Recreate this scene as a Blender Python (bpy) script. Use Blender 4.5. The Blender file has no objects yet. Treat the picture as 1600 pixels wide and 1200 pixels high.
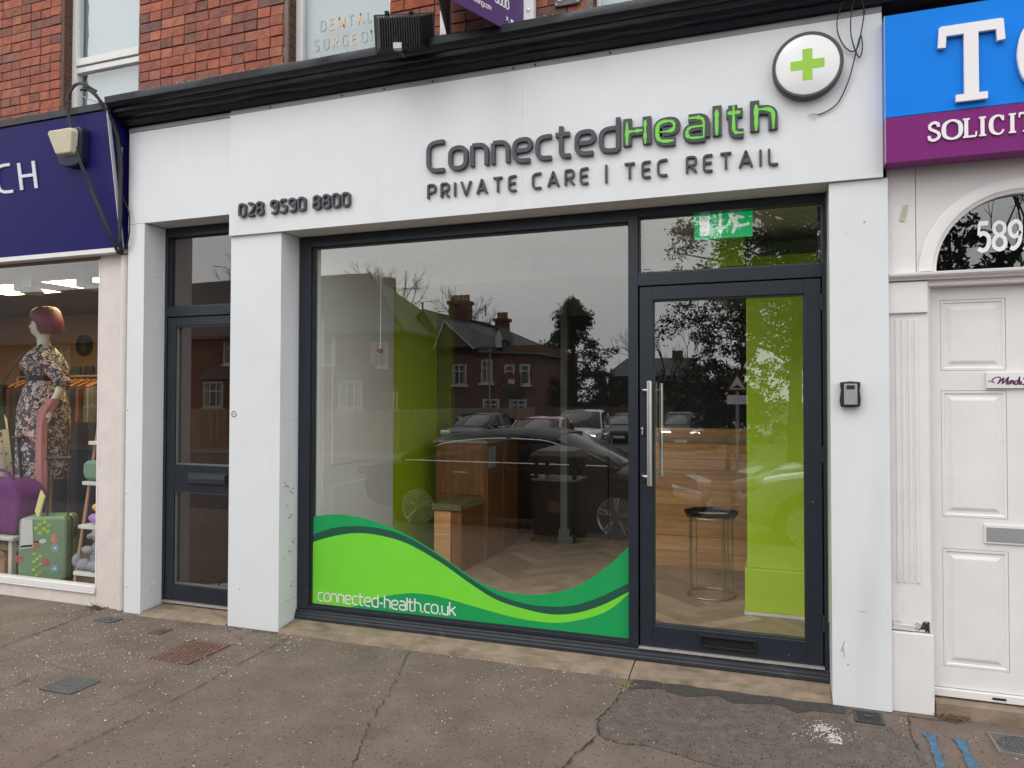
import bpy, math, random
from math import sin, cos, pi, radians
from mathutils import Vector, Matrix
random.seed(7)
sc = bpy.context.scene
col = sc.collection
# ---------------------------------------------------------------- camera
cam_d = bpy.data.cameras.new('camera'); cam = bpy.data.objects.new('camera', cam_d); col.objects.link(cam)
cam_d.sensor_width = 36; cam_d.lens = 36 * 1147.1 / 1600
cam_d.clip_start = .05; cam_d.clip_end = 2000
cam.location = (0, -4.2245, 1.6)
cam.matrix_world = (Matrix.Translation((0, -4.2245, 1.6)) @ Matrix.Rotation(.3442, 4, 'Z')
                    @ Matrix.Rotation(pi / 2 + .0208, 4, 'X') @ Matrix.Rotation(.0016, 4, 'Z'))
sc.camera = cam
# ---------------------------------------------------------------- sky, sun, exposure
SUN_EL, SUN_AZ = radians(52), radians(205)       # azimuth measured clockwise from +Y
w = bpy.data.worlds.new('World'); sc.world = w; w.use_nodes = True
nt = w.node_tree; nt.nodes.clear()
wo = nt.nodes.new('ShaderNodeOutputWorld'); bg = nt.nodes.new('ShaderNodeBackground')
sky = nt.nodes.new('ShaderNodeTexSky'); sky.sky_type = 'NISHITA'; sky.sun_disc = False
sky.sun_elevation = SUN_EL; sky.sun_rotation = SUN_AZ; sky.dust_density = 6; sky.air_density = 1.5; sky.ozone_density = 1
hs = nt.nodes.new('ShaderNodeHueSaturation'); hs.inputs['Saturation'].default_value = .15
mx = nt.nodes.new('ShaderNodeMix'); mx.data_type = 'RGBA'; mx.inputs[0].default_value = .82   # cloud sheet over the clear sky
tc = nt.nodes.new('ShaderNodeTexCoord'); mp = nt.nodes.new('ShaderNodeMapping'); mp.inputs['Scale'].default_value = (1.2, 1.2, 4)
nz = nt.nodes.new('ShaderNodeTexNoise'); nz.inputs['Scale'].default_value = 1.6; nz.inputs['Detail'].default_value = 5
cr = nt.nodes.new('ShaderNodeValToRGB'); cr.color_ramp.elements[0].position = .3; cr.color_ramp.elements[1].position = .72
cr.color_ramp.elements[0].color = (21.0, 21.4, 21.8, 1); cr.color_ramp.elements[1].color = (26.5, 26.6, 26.4, 1)
L = nt.links.new
L(sky.outputs[0], hs.inputs['Color']); L(tc.outputs['Generated'], mp.inputs[0]); L(mp.outputs[0], nz.inputs['Vector'])
L(nz.outputs[0], cr.inputs[0]); L(hs.outputs[0], mx.inputs[6]); L(cr.outputs[0], mx.inputs[7])
L(mx.outputs[2], bg.inputs[0]); L(bg.outputs[0], wo.inputs[0]); bg.inputs[1].default_value = .1
sd = bpy.data.lights.new('sun', 'SUN'); sd.energy = 0.6; sd.angle = radians(28); sd.color = (1, .97, .92)
sun = bpy.data.objects.new('sun', sd); col.objects.link(sun)
sdir = Vector((sin(SUN_AZ) * cos(SUN_EL), cos(SUN_AZ) * cos(SUN_EL), sin(SUN_EL)))
sun.rotation_euler = sdir.to_track_quat('Z', 'Y').to_euler(); sun.location = (0, -10, 20)
sc.view_settings.view_transform = 'Standard'; sc.view_settings.look = 'None'
sc.view_settings.exposure = -0.14; sc.view_settings.gamma = 1; sc.view_settings.use_curve_mapping = False
sc.render.engine = 'CYCLES'; sc.cycles.use_denoising = True
sc.cycles.max_bounces = 10; sc.cycles.transparent_max_bounces = 16; sc.cycles.sample_clamp_indirect = 6

# ---------------------------------------------------------------- materials
def lin(c): return tuple(((v / 255) / 12.92 if v / 255 <= .04045 else ((v / 255 + .055) / 1.055) ** 2.4) for v in c)
MATS = {}
def mat(name, rgb, rough=.55, var=.1, vs=8, bump=0., bs=120, metal=0., spec=.5, stretch=(1, 1, 1), speck=None, coat=0, objrand=None, dirt=None, emit=None):
    """principled with noise colour variation, relief, optional speckles (rgb, scale, threshold) and grime"""
    if name in MATS: return MATS[name]
    m = bpy.data.materials.new(name); m.use_nodes = True; MATS[name] = m
    n = m.node_tree.nodes; l = m.node_tree.links.new; b = n['Principled BSDF']
    b.inputs['Roughness'].default_value = rough; b.inputs['Metallic'].default_value = metal
    b.inputs['Specular IOR Level'].default_value = spec
    if coat: b.inputs['Coat Weight'].default_value = coat; b.inputs['Coat Roughness'].default_value = .04
    t = n.new('ShaderNodeTexCoord'); mp = n.new('ShaderNodeMapping'); mp.inputs['Scale'].default_value = stretch
    l(t.outputs['Object'], mp.inputs[0])
    if objrand:
        oi = n.new('ShaderNodeObjectInfo'); r = n.new('ShaderNodeValToRGB'); r.color_ramp.interpolation = 'LINEAR'
        els = r.color_ramp.elements
        while len(els) < len(objrand): els.new(1)
        for i, c in enumerate(objrand): els[i].position = i / (len(objrand) - 1); els[i].color = (*c, 1)
        l(oi.outputs['Random'], r.inputs[0]); basec = r.outputs[0]
        ad = n.new('ShaderNodeVectorMath'); ad.operation = 'ADD'; mu = n.new('ShaderNodeMath'); mu.operation = 'MULTIPLY'; mu.inputs[1].default_value = 37
        l(oi.outputs['Random'], mu.inputs[0]); l(mp.outputs[0], ad.inputs[0]); l(mu.outputs[0], ad.inputs[1]); vec = ad.outputs[0]
    else:
        rg = n.new('ShaderNodeRGB'); rg.outputs[0].default_value = (*rgb, 1); basec = rg.outputs[0]; vec = mp.outputs[0]
    nz = n.new('ShaderNodeTexNoise'); nz.inputs['Scale'].default_value = vs; nz.inputs['Detail'].default_value = 6; nz.inputs['Roughness'].default_value = .65
    l(vec, nz.inputs['Vector'])
    mr = n.new('ShaderNodeMapRange'); mr.inputs[1].default_value = .3; mr.inputs[2].default_value = .7
    mr.inputs[3].default_value = 1 - var; mr.inputs[4].default_value = 1 + var; l(nz.outputs[0], mr.inputs[0])
    vm = n.new('ShaderNodeVectorMath'); vm.operation = 'MULTIPLY'; l(basec, vm.inputs[0]); l(mr.outputs[0], vm.inputs[1])
    out = vm.outputs[0]
    if dirt:                                     # (rgb, scale, threshold, strength, stretch)
        mp2 = n.new('ShaderNodeMapping'); mp2.inputs['Scale'].default_value = dirt[4]; l(t.outputs['Object'], mp2.inputs[0])
        d = n.new('ShaderNodeTexNoise'); d.inputs['Scale'].default_value = dirt[1]; d.inputs['Detail'].default_value = 8; l(mp2.outputs[0], d.inputs['Vector'])
        dr = n.new('ShaderNodeMapRange'); dr.inputs[1].default_value = dirt[2]; dr.inputs[2].default_value = min(1, dirt[2] + .2); dr.inputs[4].default_value = dirt[3]
        l(d.outputs[0], dr.inputs[0]); k = n.new('ShaderNodeMix'); k.data_type = 'RGBA'; k.inputs[7].default_value = (*dirt[0], 1)
        l(dr.outputs[0], k.inputs[0]); l(out, k.inputs[6]); out = k.outputs[2]
    for sp in (speck or []):                     # (rgb, scale, radius, keep)
        v = n.new('ShaderNodeTexVoronoi'); v.inputs['Scale'].default_value = sp[1]; l(t.outputs['Object'], v.inputs['Vector'])
        lt = n.new('ShaderNodeMath'); lt.operation = 'LESS_THAN'; lt.inputs[1].default_value = sp[2]; l(v.outputs['Distance'], lt.inputs[0])
        sx = n.new('ShaderNodeSeparateColor'); l(v.outputs['Color'], sx.inputs[0])
        l2 = n.new('ShaderNodeMath'); l2.operation = 'LESS_THAN'; l2.inputs[1].default_value = sp[3]; l(sx.outputs[0], l2.inputs[0])
        mm = n.new('ShaderNodeMath'); mm.operation = 'MULTIPLY'; l(lt.outputs[0], mm.inputs[0]); l(l2.outputs[0], mm.inputs[1])
        k = n.new('ShaderNodeMix'); k.data_type = 'RGBA'; k.inputs[7].default_value = (*sp[0], 1); l(mm.outputs[0], k.inputs[0]); l(out, k.inputs[6]); out = k.outputs[2]
    l(out, b.inputs['Base Color'])
    if bump:
        n2 = n.new('ShaderNodeTexNoise'); n2.inputs['Scale'].default_value = bs; n2.inputs['Detail'].default_value = 5; l(vec, n2.inputs['Vector'])
        bp = n.new('ShaderNodeBump'); bp.inputs['Strength'].default_value = 1; bp.inputs['Distance'].default_value = bump; l(n2.outputs[0], bp.inputs['Height']); l(bp.outputs[0], b.inputs['Normal'])
    if emit: b.inputs['Emission Color'].default_value = (*emit[0], 1); b.inputs['Emission Strength'].default_value = emit[1]
    return m
def glass(name, k=3.2, tint=(.86, .9, .88), ior=1.5, wav=.0):
    if name in MATS: return MATS[name]
    m = bpy.data.materials.new(name); m.use_nodes = True; MATS[name] = m
    n = m.node_tree.nodes; l = m.node_tree.links.new; n.remove(n['Principled BSDF'])
    fr = n.new('ShaderNodeFresnel'); fr.inputs[0].default_value = ior; ge = n.new('ShaderNodeNewGeometry')
    a = n.new('ShaderNodeMath'); a.operation = 'SUBTRACT'; a.inputs[0].default_value = 1; l(ge.outputs['Backfacing'], a.inputs[1])
    b = n.new('ShaderNodeMath'); b.operation = 'MULTIPLY'; b.inputs[1].default_value = k; l(fr.outputs[0], b.inputs[0])
    c = n.new('ShaderNodeMath'); c.operation = 'MULTIPLY'; c.use_clamp = True; l(a.outputs[0], c.inputs[0]); l(b.outputs[0], c.inputs[1])
    tr = n.new('ShaderNodeBsdfTransparent'); tr.inputs[0].default_value = (*tint, 1); gl = n.new('ShaderNodeBsdfGlossy'); gl.inputs['Roughness'].default_value = .0
    if wav:
        t = n.new('ShaderNodeTexCoord'); nz = n.new('ShaderNodeTexNoise'); nz.inputs['Scale'].default_value = .9; nz.inputs['Detail'].default_value = 1; l(t.outputs['Object'], nz.inputs['Vector'])
        bp = n.new('ShaderNodeBump'); bp.inputs['Distance'].default_value = wav; l(nz.outputs[0], bp.inputs['Height']); l(bp.outputs[0], gl.inputs['Normal'])
    mxs = n.new('ShaderNodeMixShader'); l(c.outputs[0], mxs.inputs[0]); l(tr.outputs[0], mxs.inputs[1]); l(gl.outputs[0], mxs.inputs[2])
    l(mxs.outputs[0], n['Material Output'].inputs[0]); return m

# ---------------------------------------------------------------- mesh helpers
class MB:
    def __init__(s): s.v = []; s.f = []
    def add(s, vs, fs):
        o = len(s.v); s.v += [tuple(p) for p in vs]; s.f += [tuple(i + o for i in f) for f in fs]; return s
    def box(s, x0, x1, y0, y1, z0, z1):
        return s.add([(x0, y0, z0), (x1, y0, z0), (x1, y1, z0), (x0, y1, z0), (x0, y0, z1), (x1, y0, z1), (x1, y1, z1), (x0, y1, z1)],
                     [(0, 3, 2, 1), (4, 5, 6, 7), (0, 1, 5, 4), (1, 2, 6, 5), (2, 3, 7, 6), (3, 0, 4, 7)])
    def rbox(s, c, size, rot=(0, 0, 0)):
        m = Matrix.Translation(c) @ Matrix.Rotation(rot[2], 4, 'Z') @ Matrix.Rotation(rot[1], 4, 'Y') @ Matrix.Rotation(rot[0], 4, 'X')
        a, b, d = [v / 2 for v in size]
        vs = [m @ Vector(p) for p in [(-a, -b, -d), (a, -b, -d), (a, b, -d), (-a, b, -d), (-a, -b, d), (a, -b, d), (a, b, d), (-a, b, d)]]
        return s.add(vs, [(0, 3, 2, 1), (4, 5, 6, 7), (0, 1, 5, 4), (1, 2, 6, 5), (2, 3, 7, 6), (3, 0, 4, 7)])
    def prism(s, poly, fn0, fn1, caps=True):
        n = len(poly); vs = [fn0(*p) for p in poly] + [fn1(*p) for p in poly]
        fs = [(i, (i + 1) % n, n + (i + 1) % n, n + i) for i in range(n)]
        if caps: fs += [tuple(range(n - 1, -1, -1)), tuple(range(n, 2 * n))]
        return s.add(vs, fs)
    def xprof(s, prof, x0, x1):                  # profile in (y,z) run along x
        return s.prism(prof, lambda y, z: (x0, y, z), lambda y, z: (x1, y, z))
    def face(s, poly, y0, y1):                   # outline in (x,z), thickness y0..y1
        return s.prism(poly, lambda x, z: (x, y0, z), lambda x, z: (x, y1, z))
    def plan(s, poly, z0, z1):                   # outline in (x,y)
        return s.prism(poly, lambda x, y: (x, y, z0), lambda x, y: (x, y, z1))
    def tube(s, pts, r, n=8, caps=True):
        pts = [Vector(p) for p in pts]; N = len(pts); rs = r if isinstance(r, (list, tuple)) else [r] * N
        vs = []; up = None
        for i, p in enumerate(pts):
            d = (pts[min(i + 1, N - 1)] - pts[max(i - 1, 0)])
            d = d.normalized() if d.length > 1e-9 else Vector((0, 0, 1))
            if up is None: up = Vector((0, 0, 1)) if abs(d.z) < .9 else Vector((1, 0, 0))
            a = d.cross(up)
            a = a.normalized() if a.length > 1e-6 else d.orthogonal().normalized()
            b = d.cross(a).normalized(); up = -b if False else up
            for k in range(n): vs.append(p + (a * cos(2 * pi * k / n) + b * sin(2 * pi * k / n)) * rs[i])
        fs = [(i * n + k, i * n + (k + 1) % n, (i + 1) * n + (k + 1) % n, (i + 1) * n + k) for i in range(N - 1) for k in range(n)]
        if caps: fs += [tuple(range(n - 1, -1, -1)), tuple((N - 1) * n + k for k in range(n))]
        return s.add(vs, fs)
    def loft(s, rings, caps=True):
        n = len(rings[0]); N = len(rings); vs = [p for r in rings for p in r]
        fs = [(i * n + k, i * n + (k + 1) % n, (i + 1) * n + (k + 1) % n, (i + 1) * n + k) for i in range(N - 1) for k in range(n)]
        if caps: fs += [tuple(range(n - 1, -1, -1)), tuple((N - 1) * n + k for k in range(n))]
        return s.add(vs, fs)
    def lathe(s, prof, c=(0, 0, 0), n=24, axis='z'):
        rings = []
        for r, h in prof:
            ring = []
            for k in range(n):
                a = 2 * pi * k / n
                p = {'z': (r * cos(a), r * sin(a), h), 'y': (r * cos(a), h, r * sin(a)), 'x': (h, r * cos(a), r * sin(a))}[axis]
                ring.append((c[0] + p[0], c[1] + p[1], c[2] + p[2]))
            rings.append(ring)
        return s.loft(rings)
    def build(s, name, m, parent=None, smooth=False, bevel=0, label=None, stuff=False, recalc=True):
        me = bpy.data.meshes.new(name); me.from_pydata(s.v, [], s.f); me.materials.append(m)
        if recalc and len(s.f) < 60000:
            import bmesh
            bm = bmesh.new(); bm.from_mesh(me); bmesh.ops.recalc_face_normals(bm, faces=bm.faces); bm.to_mesh(me); bm.free()
        if smooth:
            me.polygons.foreach_set('use_smooth', [True] * len(me.polygons))
            try: me.set_sharp_from_angle(angle=radians(40))
            except Exception: pass
        me.update()
        o = bpy.data.objects.new(name, me); col.objects.link(o)
        if parent is not None:
            o.parent = parent
            if parent.type == 'EMPTY': o.location = -parent.location if not parent.get('_local') else (0, 0, 0)
        if bevel:
            b = o.modifiers.new('bevel', 'BEVEL'); b.width = bevel; b.segments = 2; b.limit_method = 'ANGLE'
        if label: o['label'] = label
        if stuff: o['kind'] = 'stuff'
        return o
LOCALS = set()
def thing(name, label, cat, loc=(0, 0, 0), group=None, local=False, rz=0):
    o = bpy.data.objects.new(name, None); col.objects.link(o); o.location = loc; o.rotation_euler = (0, 0, rz); o.empty_display_size = .1
    o['label'] = label; o['category'] = cat
    if group: o['group'] = group
    if local: o['_local'] = 1; LOCALS.add(o.name)
    return o
def tag(o, label, cat, group=None):
    o['label'] = label; o['category'] = cat
    if group: o['group'] = group
    return o
def struct(o): o['kind'] = 'structure'; return o
def copy_tree(o, parent=None, loc=None, rz=None, label=None, group=None):
    c = o.copy(); col.objects.link(c)
    if parent is not None: c.parent = parent
    for ch in list(o.children): copy_tree(ch, c)
    if loc is not None: c.location = loc
    if rz is not None: c.rotation_euler = (0, 0, rz)
    if label: c['label'] = label
    if group: c['group'] = group
    return c
def poly_circle(cx, cz, r, n=32, a0=0, a1=2 * pi, end=False):
    return [(cx + r * cos(a0 + (a1 - a0) * i / n), cz + r * sin(a0 + (a1 - a0) * i / n)) for i in range(n + (1 if end else 0))]
def catmull(pts, n=6, closed=False):
    P = [Vector(p) for p in pts]; out = []; N = len(P)
    for i in range(N if closed else N - 1):
        g = (lambda j: P[j % N]) if closed else (lambda j: P[max(0, min(N - 1, j))])
        p0, p1, p2, p3 = g(i - 1), g(i), g(i + 1), g(i + 2)
        for k in range(n):
            t = k / n
            out.append(tuple(.5 * ((2 * p1) + (p2 - p0) * t + (2 * p0 - 5 * p1 + 4 * p2 - p3) * t * t + (3 * p1 - p0 - 3 * p2 + p3) * t ** 3)))
    if not closed: out.append(tuple(P[-1]))
    return out

# ---------------------------------------------------------------- stroke lettering
def fillet(pts, r, closed=False, n=5):
    P = [Vector((p[0], p[1])) for p in pts]; N = len(P); out = []
    for i in range(N):
        if not closed and i in (0, N - 1): out.append(P[i]); continue
        a, b, c = P[i - 1], P[i], P[(i + 1) % N]
        la, lc = (a - b).length, (c - b).length
        rr = min(r, la * (.5 if closed or i > 1 else .98), lc * (.5 if closed or i < N - 2 else .98))
        if rr < .02: out.append(b); continue
        p, q = b + (a - b) / la * rr, b + (c - b) / lc * rr
        for k in range(n + 1):
            t = k / n; out.append(p * (1 - t) ** 2 + b * 2 * t * (1 - t) + q * t * t)
    return out
def stroke_outline(P, hw, closed=False):
    N = len(P); Lf, Rt = [], []; hws = hw if isinstance(hw, (list, tuple)) else [hw] * N
    for i in range(N):
        a = P[(i - 1) % N] if (closed or i) else P[i]; c = P[(i + 1) % N] if (closed or i < N - 1) else P[i]
        b = P[i]; d1 = (b - a); d2 = (c - b)
        d1 = d1.normalized() if d1.length > 1e-9 else d2.normalized(); d2 = d2.normalized() if d2.length > 1e-9 else d1
        n1 = Vector((-d1.y, d1.x)); n2 = Vector((-d2.y, d2.x)); m = n1 + n2
        m = m.normalized() if m.length > 1e-6 else n1
        k = min(1 / max(.35, m.dot(n1)), 2.2); h = hws[i]
        Lf.append(b + m * h * k); Rt.append(b - m * h * k)
    return Lf, Rt
X = .72
GL = {  # glyph: (width, corner radius, [strokes]); a stroke with closed=True loops
 'C': (.5, .3, [[(.5, 1), (0, 1), (0, 0), (.5, 0)]]),
 'o': (.48, .26, ['c', [(0, 0), (.48, 0), (.48, X), (0, X)]]),
 'n': (.44, .26, [[(0, 0), (0, X)], [(0, X), (.44, X), (.44, 0)]]),
 'e': (.47, .26, [[(0.02, .35), (.47, .35), (.47, X), (0, X), (0, 0), (.45, 0)]]),
 'c': (.38, .26, [[(.4, X), (0, X), (0, 0), (.4, 0)]]),
 't': (.34, .16, [[(.1, 1), (.1, 0), (.36, 0)], [(-.06, X), (.34, X)]]),
 'd': (.46, .26, [[(.46, 1.06), (.46, 0)], [(.46, X), (0, X), (0, 0), (.46, 0)]]),
 'H': (.52, .1, [[(0, 0), (0, 1)], [(.52, 0), (.52, 1)], [(0, .5), (.52, .5)]]),
 'a': (.46, .22, [[(.03, X), (.46, X), (.46, 0)], [(.46, .4), (0, .4), (0, 0), (.46, 0)]]),
 'l': (.0, .1, [[(0, 0), (0, 1.06)]]),
 'h': (.44, .26, [[(0, 0), (0, 1.06)], [(0, X), (.44, X), (.44, 0)]]),
 'u': (.44, .26, [[(0, X), (0, 0), (.44, 0)], [(.44, X), (.44, 0)]]),
 'k': (.42, .05, [[(0, 0), (0, 1.06)], [(.42, X), (.02, .32)], [(.15, .42), (.44, 0)]]),
 '-': (.26, .1, [[(0, .36), (.26, .36)]]), '.': (.05, .1, [[(.025, -.06), (.025, .08)]]),
 'b': (.46, .18, [[(0, 1.06), (0, 0)], [(0, X), (.46, X), (.46, 0), (0, 0)]]),
 'r': (.3, .16, [[(0, 0), (0, X)], [(0, X), (.32, X)]]), 's': (.38, .14, [[(.38, X), (0, X), (0, .38), (.38, .34), (.38, 0), (0, 0)]]),
 'i': (.0, .1, [[(0, 0), (0, X)], [(0, .9), (0, 1.02)]]), 'g': (.46, .18, [[(.46, X), (.46, -.28), (.05, -.28)], [(.46, X), (0, X), (0, 0), (.46, 0)]]),
 'm': (.74, .16, [[(0, 0), (0, X)], [(0, X), (.37, X), (.37, 0)], [(.37, X), (.74, X), (.74, 0)]]),
 'P': (.46, .2, [[(0, 0), (0, 1)], [(0, 1), (.46, 1), (.46, .45), (0, .45)]]),
 'R': (.46, .2, [[(0, 0), (0, 1)], [(0, 1), (.46, 1), (.46, .47), (0, .47)], [(.2, .45), (.48, 0)]]),
 'I': (.0, .1, [[(0, 0), (0, 1)]]), 'V': (.6, .05, [[(0, 1), (.3, 0), (.6, 1)]]), 'A': (.6, .05, [[(0, 0), (.3, 1), (.6, 0)], [(.12, .32), (.48, .32)]]),
 'T': (.56, .05, [[(0, 1), (.56, 1)], [(.28, 1), (.28, 0)]]), 'E': (.42, .2, [[(.44, 1), (0, 1), (0, 0), (.44, 0)], [(0, .52), (.4, .52)]]),
 '|': (.0, .1, [[(0, -.12), (0, 1.1)]]), 'L': (.42, .2, [[(0, 1), (0, 0), (.44, 0)]]), 'N': (.54, .03, [[(0, 0), (0, 1), (.54, 0), (.54, 1)]]),
 'D': (.52, .3, [[(0, 0), (0, 1)], [(0, 1), (.52, 1), (.52, 0), (0, 0)]]), 'S': (.46, .2, [[(.46, 1), (0, 1), (0, .52), (.46, .48), (.46, 0), (0, 0)]]),
 'U': (.5, .25, [[(0, 1), (0, 0), (.5, 0), (.5, 1)]]), 'G': (.54, .25, [[(.52, 1), (0, 1), (0, 0), (.54, 0), (.54, .48), (.3, .48)]]),
 'O': (.6, .3, ['c', [(0, 0), (.6, 0), (.6, 1), (0, 1)]]),
 '0': (.46, .3, ['c', [(0, 0), (.46, 0), (.46, 1), (0, 1)]]), '2': (.44, .26, [[(0, 1), (.44, 1), (.44, .5), (0, .02)], [(0, 0), (.46, 0)]]),
 '8': (.46, .26, ['c', [(0, 0), (.46, 0), (.46, .52), (0, .52)], 'c', [(.03, .52), (.43, .52), (.43, 1), (.03, 1)]]),
 '9': (.46, .26, [[(.46, .5), (0, .46), (0, 1), (.46, 1), (.46, 0), (.04, 0)]]), '5': (.44, .24, [[(.42, 1), (.02, 1), (.02, .56), (.44, .56), (.44, 0), (0, 0)]]),
 '7': (.46, .05, [[(0, 1), (.46, 1), (.14, 0)]]), '3': (.44, .18, [[(0, 1), (.44, 1), (.44, .52), (.08, .52)], [(.08, .52), (.44, .52), (.44, 0), (0, 0)]]),
 ' ': (.2, .1, []),
}
def glyph_strokes(ch):
    wd, r, st = GL[ch]; out = []; closed = False
    for s_ in st:
        if s_ == 'c': closed = True; continue
        out.append((fillet(s_, r, closed), closed)); closed = False
    return wd, out
def add_stroke(mb, P, hw, closed, fn, d0, d1):
    """P in glyph space; fn(u,v,depth)->world; front at d0 back at d1"""
    Lf, Rt = stroke_outline(P, hw, closed); n = len(P)
    vs = [fn(p.x, p.y, d0) for p in Lf] + [fn(p.x, p.y, d0) for p in Rt] + [fn(p.x, p.y, d1) for p in Lf] + [fn(p.x, p.y, d1) for p in Rt]
    fs = []
    for i in range(n if closed else n - 1):
        j = (i + 1) % n
        fs += [(i, j, n + j, n + i), (2 * n + i, 3 * n + i, 3 * n + j, 2 * n + j), (i, 2 * n + i, 2 * n + j, j), (n + i, n + j, 3 * n + j, 3 * n + i)]
    if not closed: fs += [(0, n, 3 * n, 2 * n), (n - 1, 3 * n - 1, 4 * n - 1, 2 * n - 1)]
    mb.add(vs, fs)
def text(s, fn, h, hw, gap, depth, m, parent, name='letter', scalex=1., ragged=0, bevel=0, joined=None, layer=.0003):
    """stroke letters, cap height h; fn(u,v,d) places them. returns total width"""
    x = hw; objs = []
    mbj = MB() if joined else None
    for ch in s:
        wd, st = glyph_strokes(ch)
        if ch == ' ': x += wd + gap; continue
        mb = mbj or MB()
        for i, (P, cl) in enumerate(st):
            Q = [Vector((p.x * scalex, p.y * (1 - 2 * hw) + hw if True else 0)) for p in P]
            x0 = x
            hh = hw
            if ragged and not cl:
                nq = len(Q)
                if nq < 6: Q = [Q[0].lerp(Q[1], t_ / 7) for t_ in range(7)] + ([] if nq == 2 else Q[1:]); nq = len(Q)
                hh = [hw * random.uniform(1 - ragged, 1 + ragged) * (.45 if k_ in (0, nq - 1) else 1) for k_ in range(nq)]
            elif ragged: hh = [hw * random.uniform(1 - ragged, 1 + ragged) for _ in Q]
            add_stroke(mb, Q, hh, cl, lambda u, v, d, x0=x0: fn((u + x0) * h, v * h, d), -depth - layer * i, 0)
        if not joined: objs.append(mb.build(name, m, parent, bevel=bevel))
        x += wd * scalex + gap
    if joined: objs.append(mbj.build(joined, m, parent, bevel=bevel))
    return (x - gap + hw) * h, objs
def text_width(s, hw, gap, scalex=1.):
    x = hw
    for ch in s:
        x += GL[ch][0] * (1 if ch == ' ' else scalex) + gap
    return x - gap + hw
def text_fit(s, x0, x1, z, h, hw, depth, y, m, parent, **k):
    """on a wall facing -y: from x0 to x1, base z, cap height h"""
    sx = k.pop('scalex', 1.); base = text_width(s, hw, 0, sx); gap = ((x1 - x0) / h - base) / (len(s) - 1)
    return text(s, lambda u, v, d: (x0 + u, y + d, z + v), h, hw, gap, depth, m, parent, scalex=sx, **k)
# ---------------------------------------------------------------- materials used
white = mat('white_cladding', (.685, .70, .715), .32, .03, 3, dirt=((.36, .36, .33), 2.4, .58, .24, (1.5, 1.5, .22)), speck=[((.25, .24, .22), 9, .05, .25)])
white2 = mat('white_cladding_fascia', (.69, .70, .715), .35, .03, 2, dirt=((.42, .42, .40), 2.2, .58, .17, (1.6, 1, .3)), speck=[((.3, .29, .27), 14, .035, .2)])
soffit = mat('soffit_panel', (.62, .62, .6), .5, .08, 6, dirt=((.2, .2, .18), 12, .6, .5, (1, 1, 1)))
anth = mat('anthracite_aluminium', (.017, .022, .031), .34, .12, 5, spec=.4, speck=[((.35, .35, .33), 16, .05, .12)])
anth2 = mat('anthracite_dull', (.021, .025, .032), .5, .2, 9, dirt=((.16, .15, .14), 7, .62, .5, (1, 1, 1)))
lettr = mat('charcoal_letter', (.045, .045, .055), .38, .08, 12)
green = mat('letter_green', (.17, .62, .06), .45, .05, 8)
steel = mat('brushed_steel', (.62, .6, .57), .28, .06, 40, metal=1)
stone = mat('threshold_stone', (.235, .175, .125), .9, .28, 9, bump=.003, bs=60, dirt=((.09, .085, .05), 5, .5, .75, (1, 2.5, 1)))
cblack = mat('cornice_black', (.0045, .006, .012), .3, .3, 10, spec=.35, bump=.002, bs=22, dirt=((.06, .065, .07), 6, .64, .4, (.6, 3, 3)))
lead = mat('lead_flashing', (.06, .063, .068), .6, .2, 8)
lime_m = mat('mortar_ridge', (.4, .38, .33), .9, .3, 30, bump=.004, bs=60)
rust = mat('rusty_iron', (.14, .075, .055), .8, .3, 30, bump=.001, bs=200)
iron = mat('grey_iron', (.085, .088, .085), .6, .2, 30, bump=.001, bs=150)
mortar = mat('mortar', (.19, .15, .125), .95, .25, 30, bump=.002, bs=120)
brickm = mat('red_brick', (.3, .08, .04), .88, .28, 16, bump=.0035, bs=70, dirt=((.08, .045, .04), 14, .56, .6, (1, 1, 1)),
             objrand=[(.31, .09, .055), (.36, .11, .065), (.30, .09, .055), (.16, .075, .06), (.34, .10, .06), (.24, .08, .06), (.38, .14, .08), (.15, .08, .07), (.32, .095, .055), (.27, .085, .055), (.19, .08, .065)])
pvc = mat('white_pvc', (.72, .7, .68), .35, .04, 6)
cream = mat('cream_paint', (.66, .59, .55), .6, .07, 7, bump=.0015, bs=60, dirt=((.32, .26, .2), 9, .6, .5, (1, 1, .5)))
timber_white = mat('white_timber_paint', (.72, .69, .68), .45, .04, 6, bump=.0004, bs=40, dirt=((.38, .33, .28), 8, .66, .45, (1, 1, .4)))
blind = mat('window_blind', (.42, .46, .48), .8, .05, 2)
glz = glass('clear_glass', 4.9, (.97, .98, .965), wav=.0008)
glz_up = glass('upstairs_glass', 4.0, (.8, .86, .87))
glz_door = glass('side_door_glass', 3.2, (.6, .62, .6), wav=.001)
black = mat('black_plastic', (.008, .008, .009), .45, .1, 20)

# ---------------------------------------------------------------- ground
import bmesh
def pave_h(y): return 0 if y > -2.3 else (y + 2.3) * .045
asph = mat('asphalt_pavement', (.140, .107, .086), .93, .26, 3.2, bump=.006, bs=75,
           dirt=((.135, .090, .078), 1.3, .5, .8, (1, 1, 1)), speck=[((.030, .026, .024), 55, .26, .38), ((.55, .53, .48), 30, .085, .16), ((.62, .6, .55), 9, .045, .3)])
vs = []; fs = []
xs = [-30, -16, -9] + [-8 + .25 * i for i in range(0, 41)] + [3, 6, 12, 30]; ys = [.45, .2, 0, -.25, -.5, -.75, -1, -1.25, -1.5, -1.75, -2, -2.3, -2.8, -3.4, -4.25]
for y in ys:
    for x in xs: vs.append((x, y, pave_h(y) + (random.uniform(-.0035, .0035) if -2.2 < y < -.1 and -7 < x < 2 else 0) - (.004 if y > .1 else 0)))
n = len(xs)
fs = [(j * n + i, j * n + i + 1, (j + 1) * n + i + 1, (j + 1) * n + i) for j in range(len(ys) - 1) for i in range(n - 1)]
struct(MB().add(vs, fs).build('pavement', asph, smooth=True, recalc=True))
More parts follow.
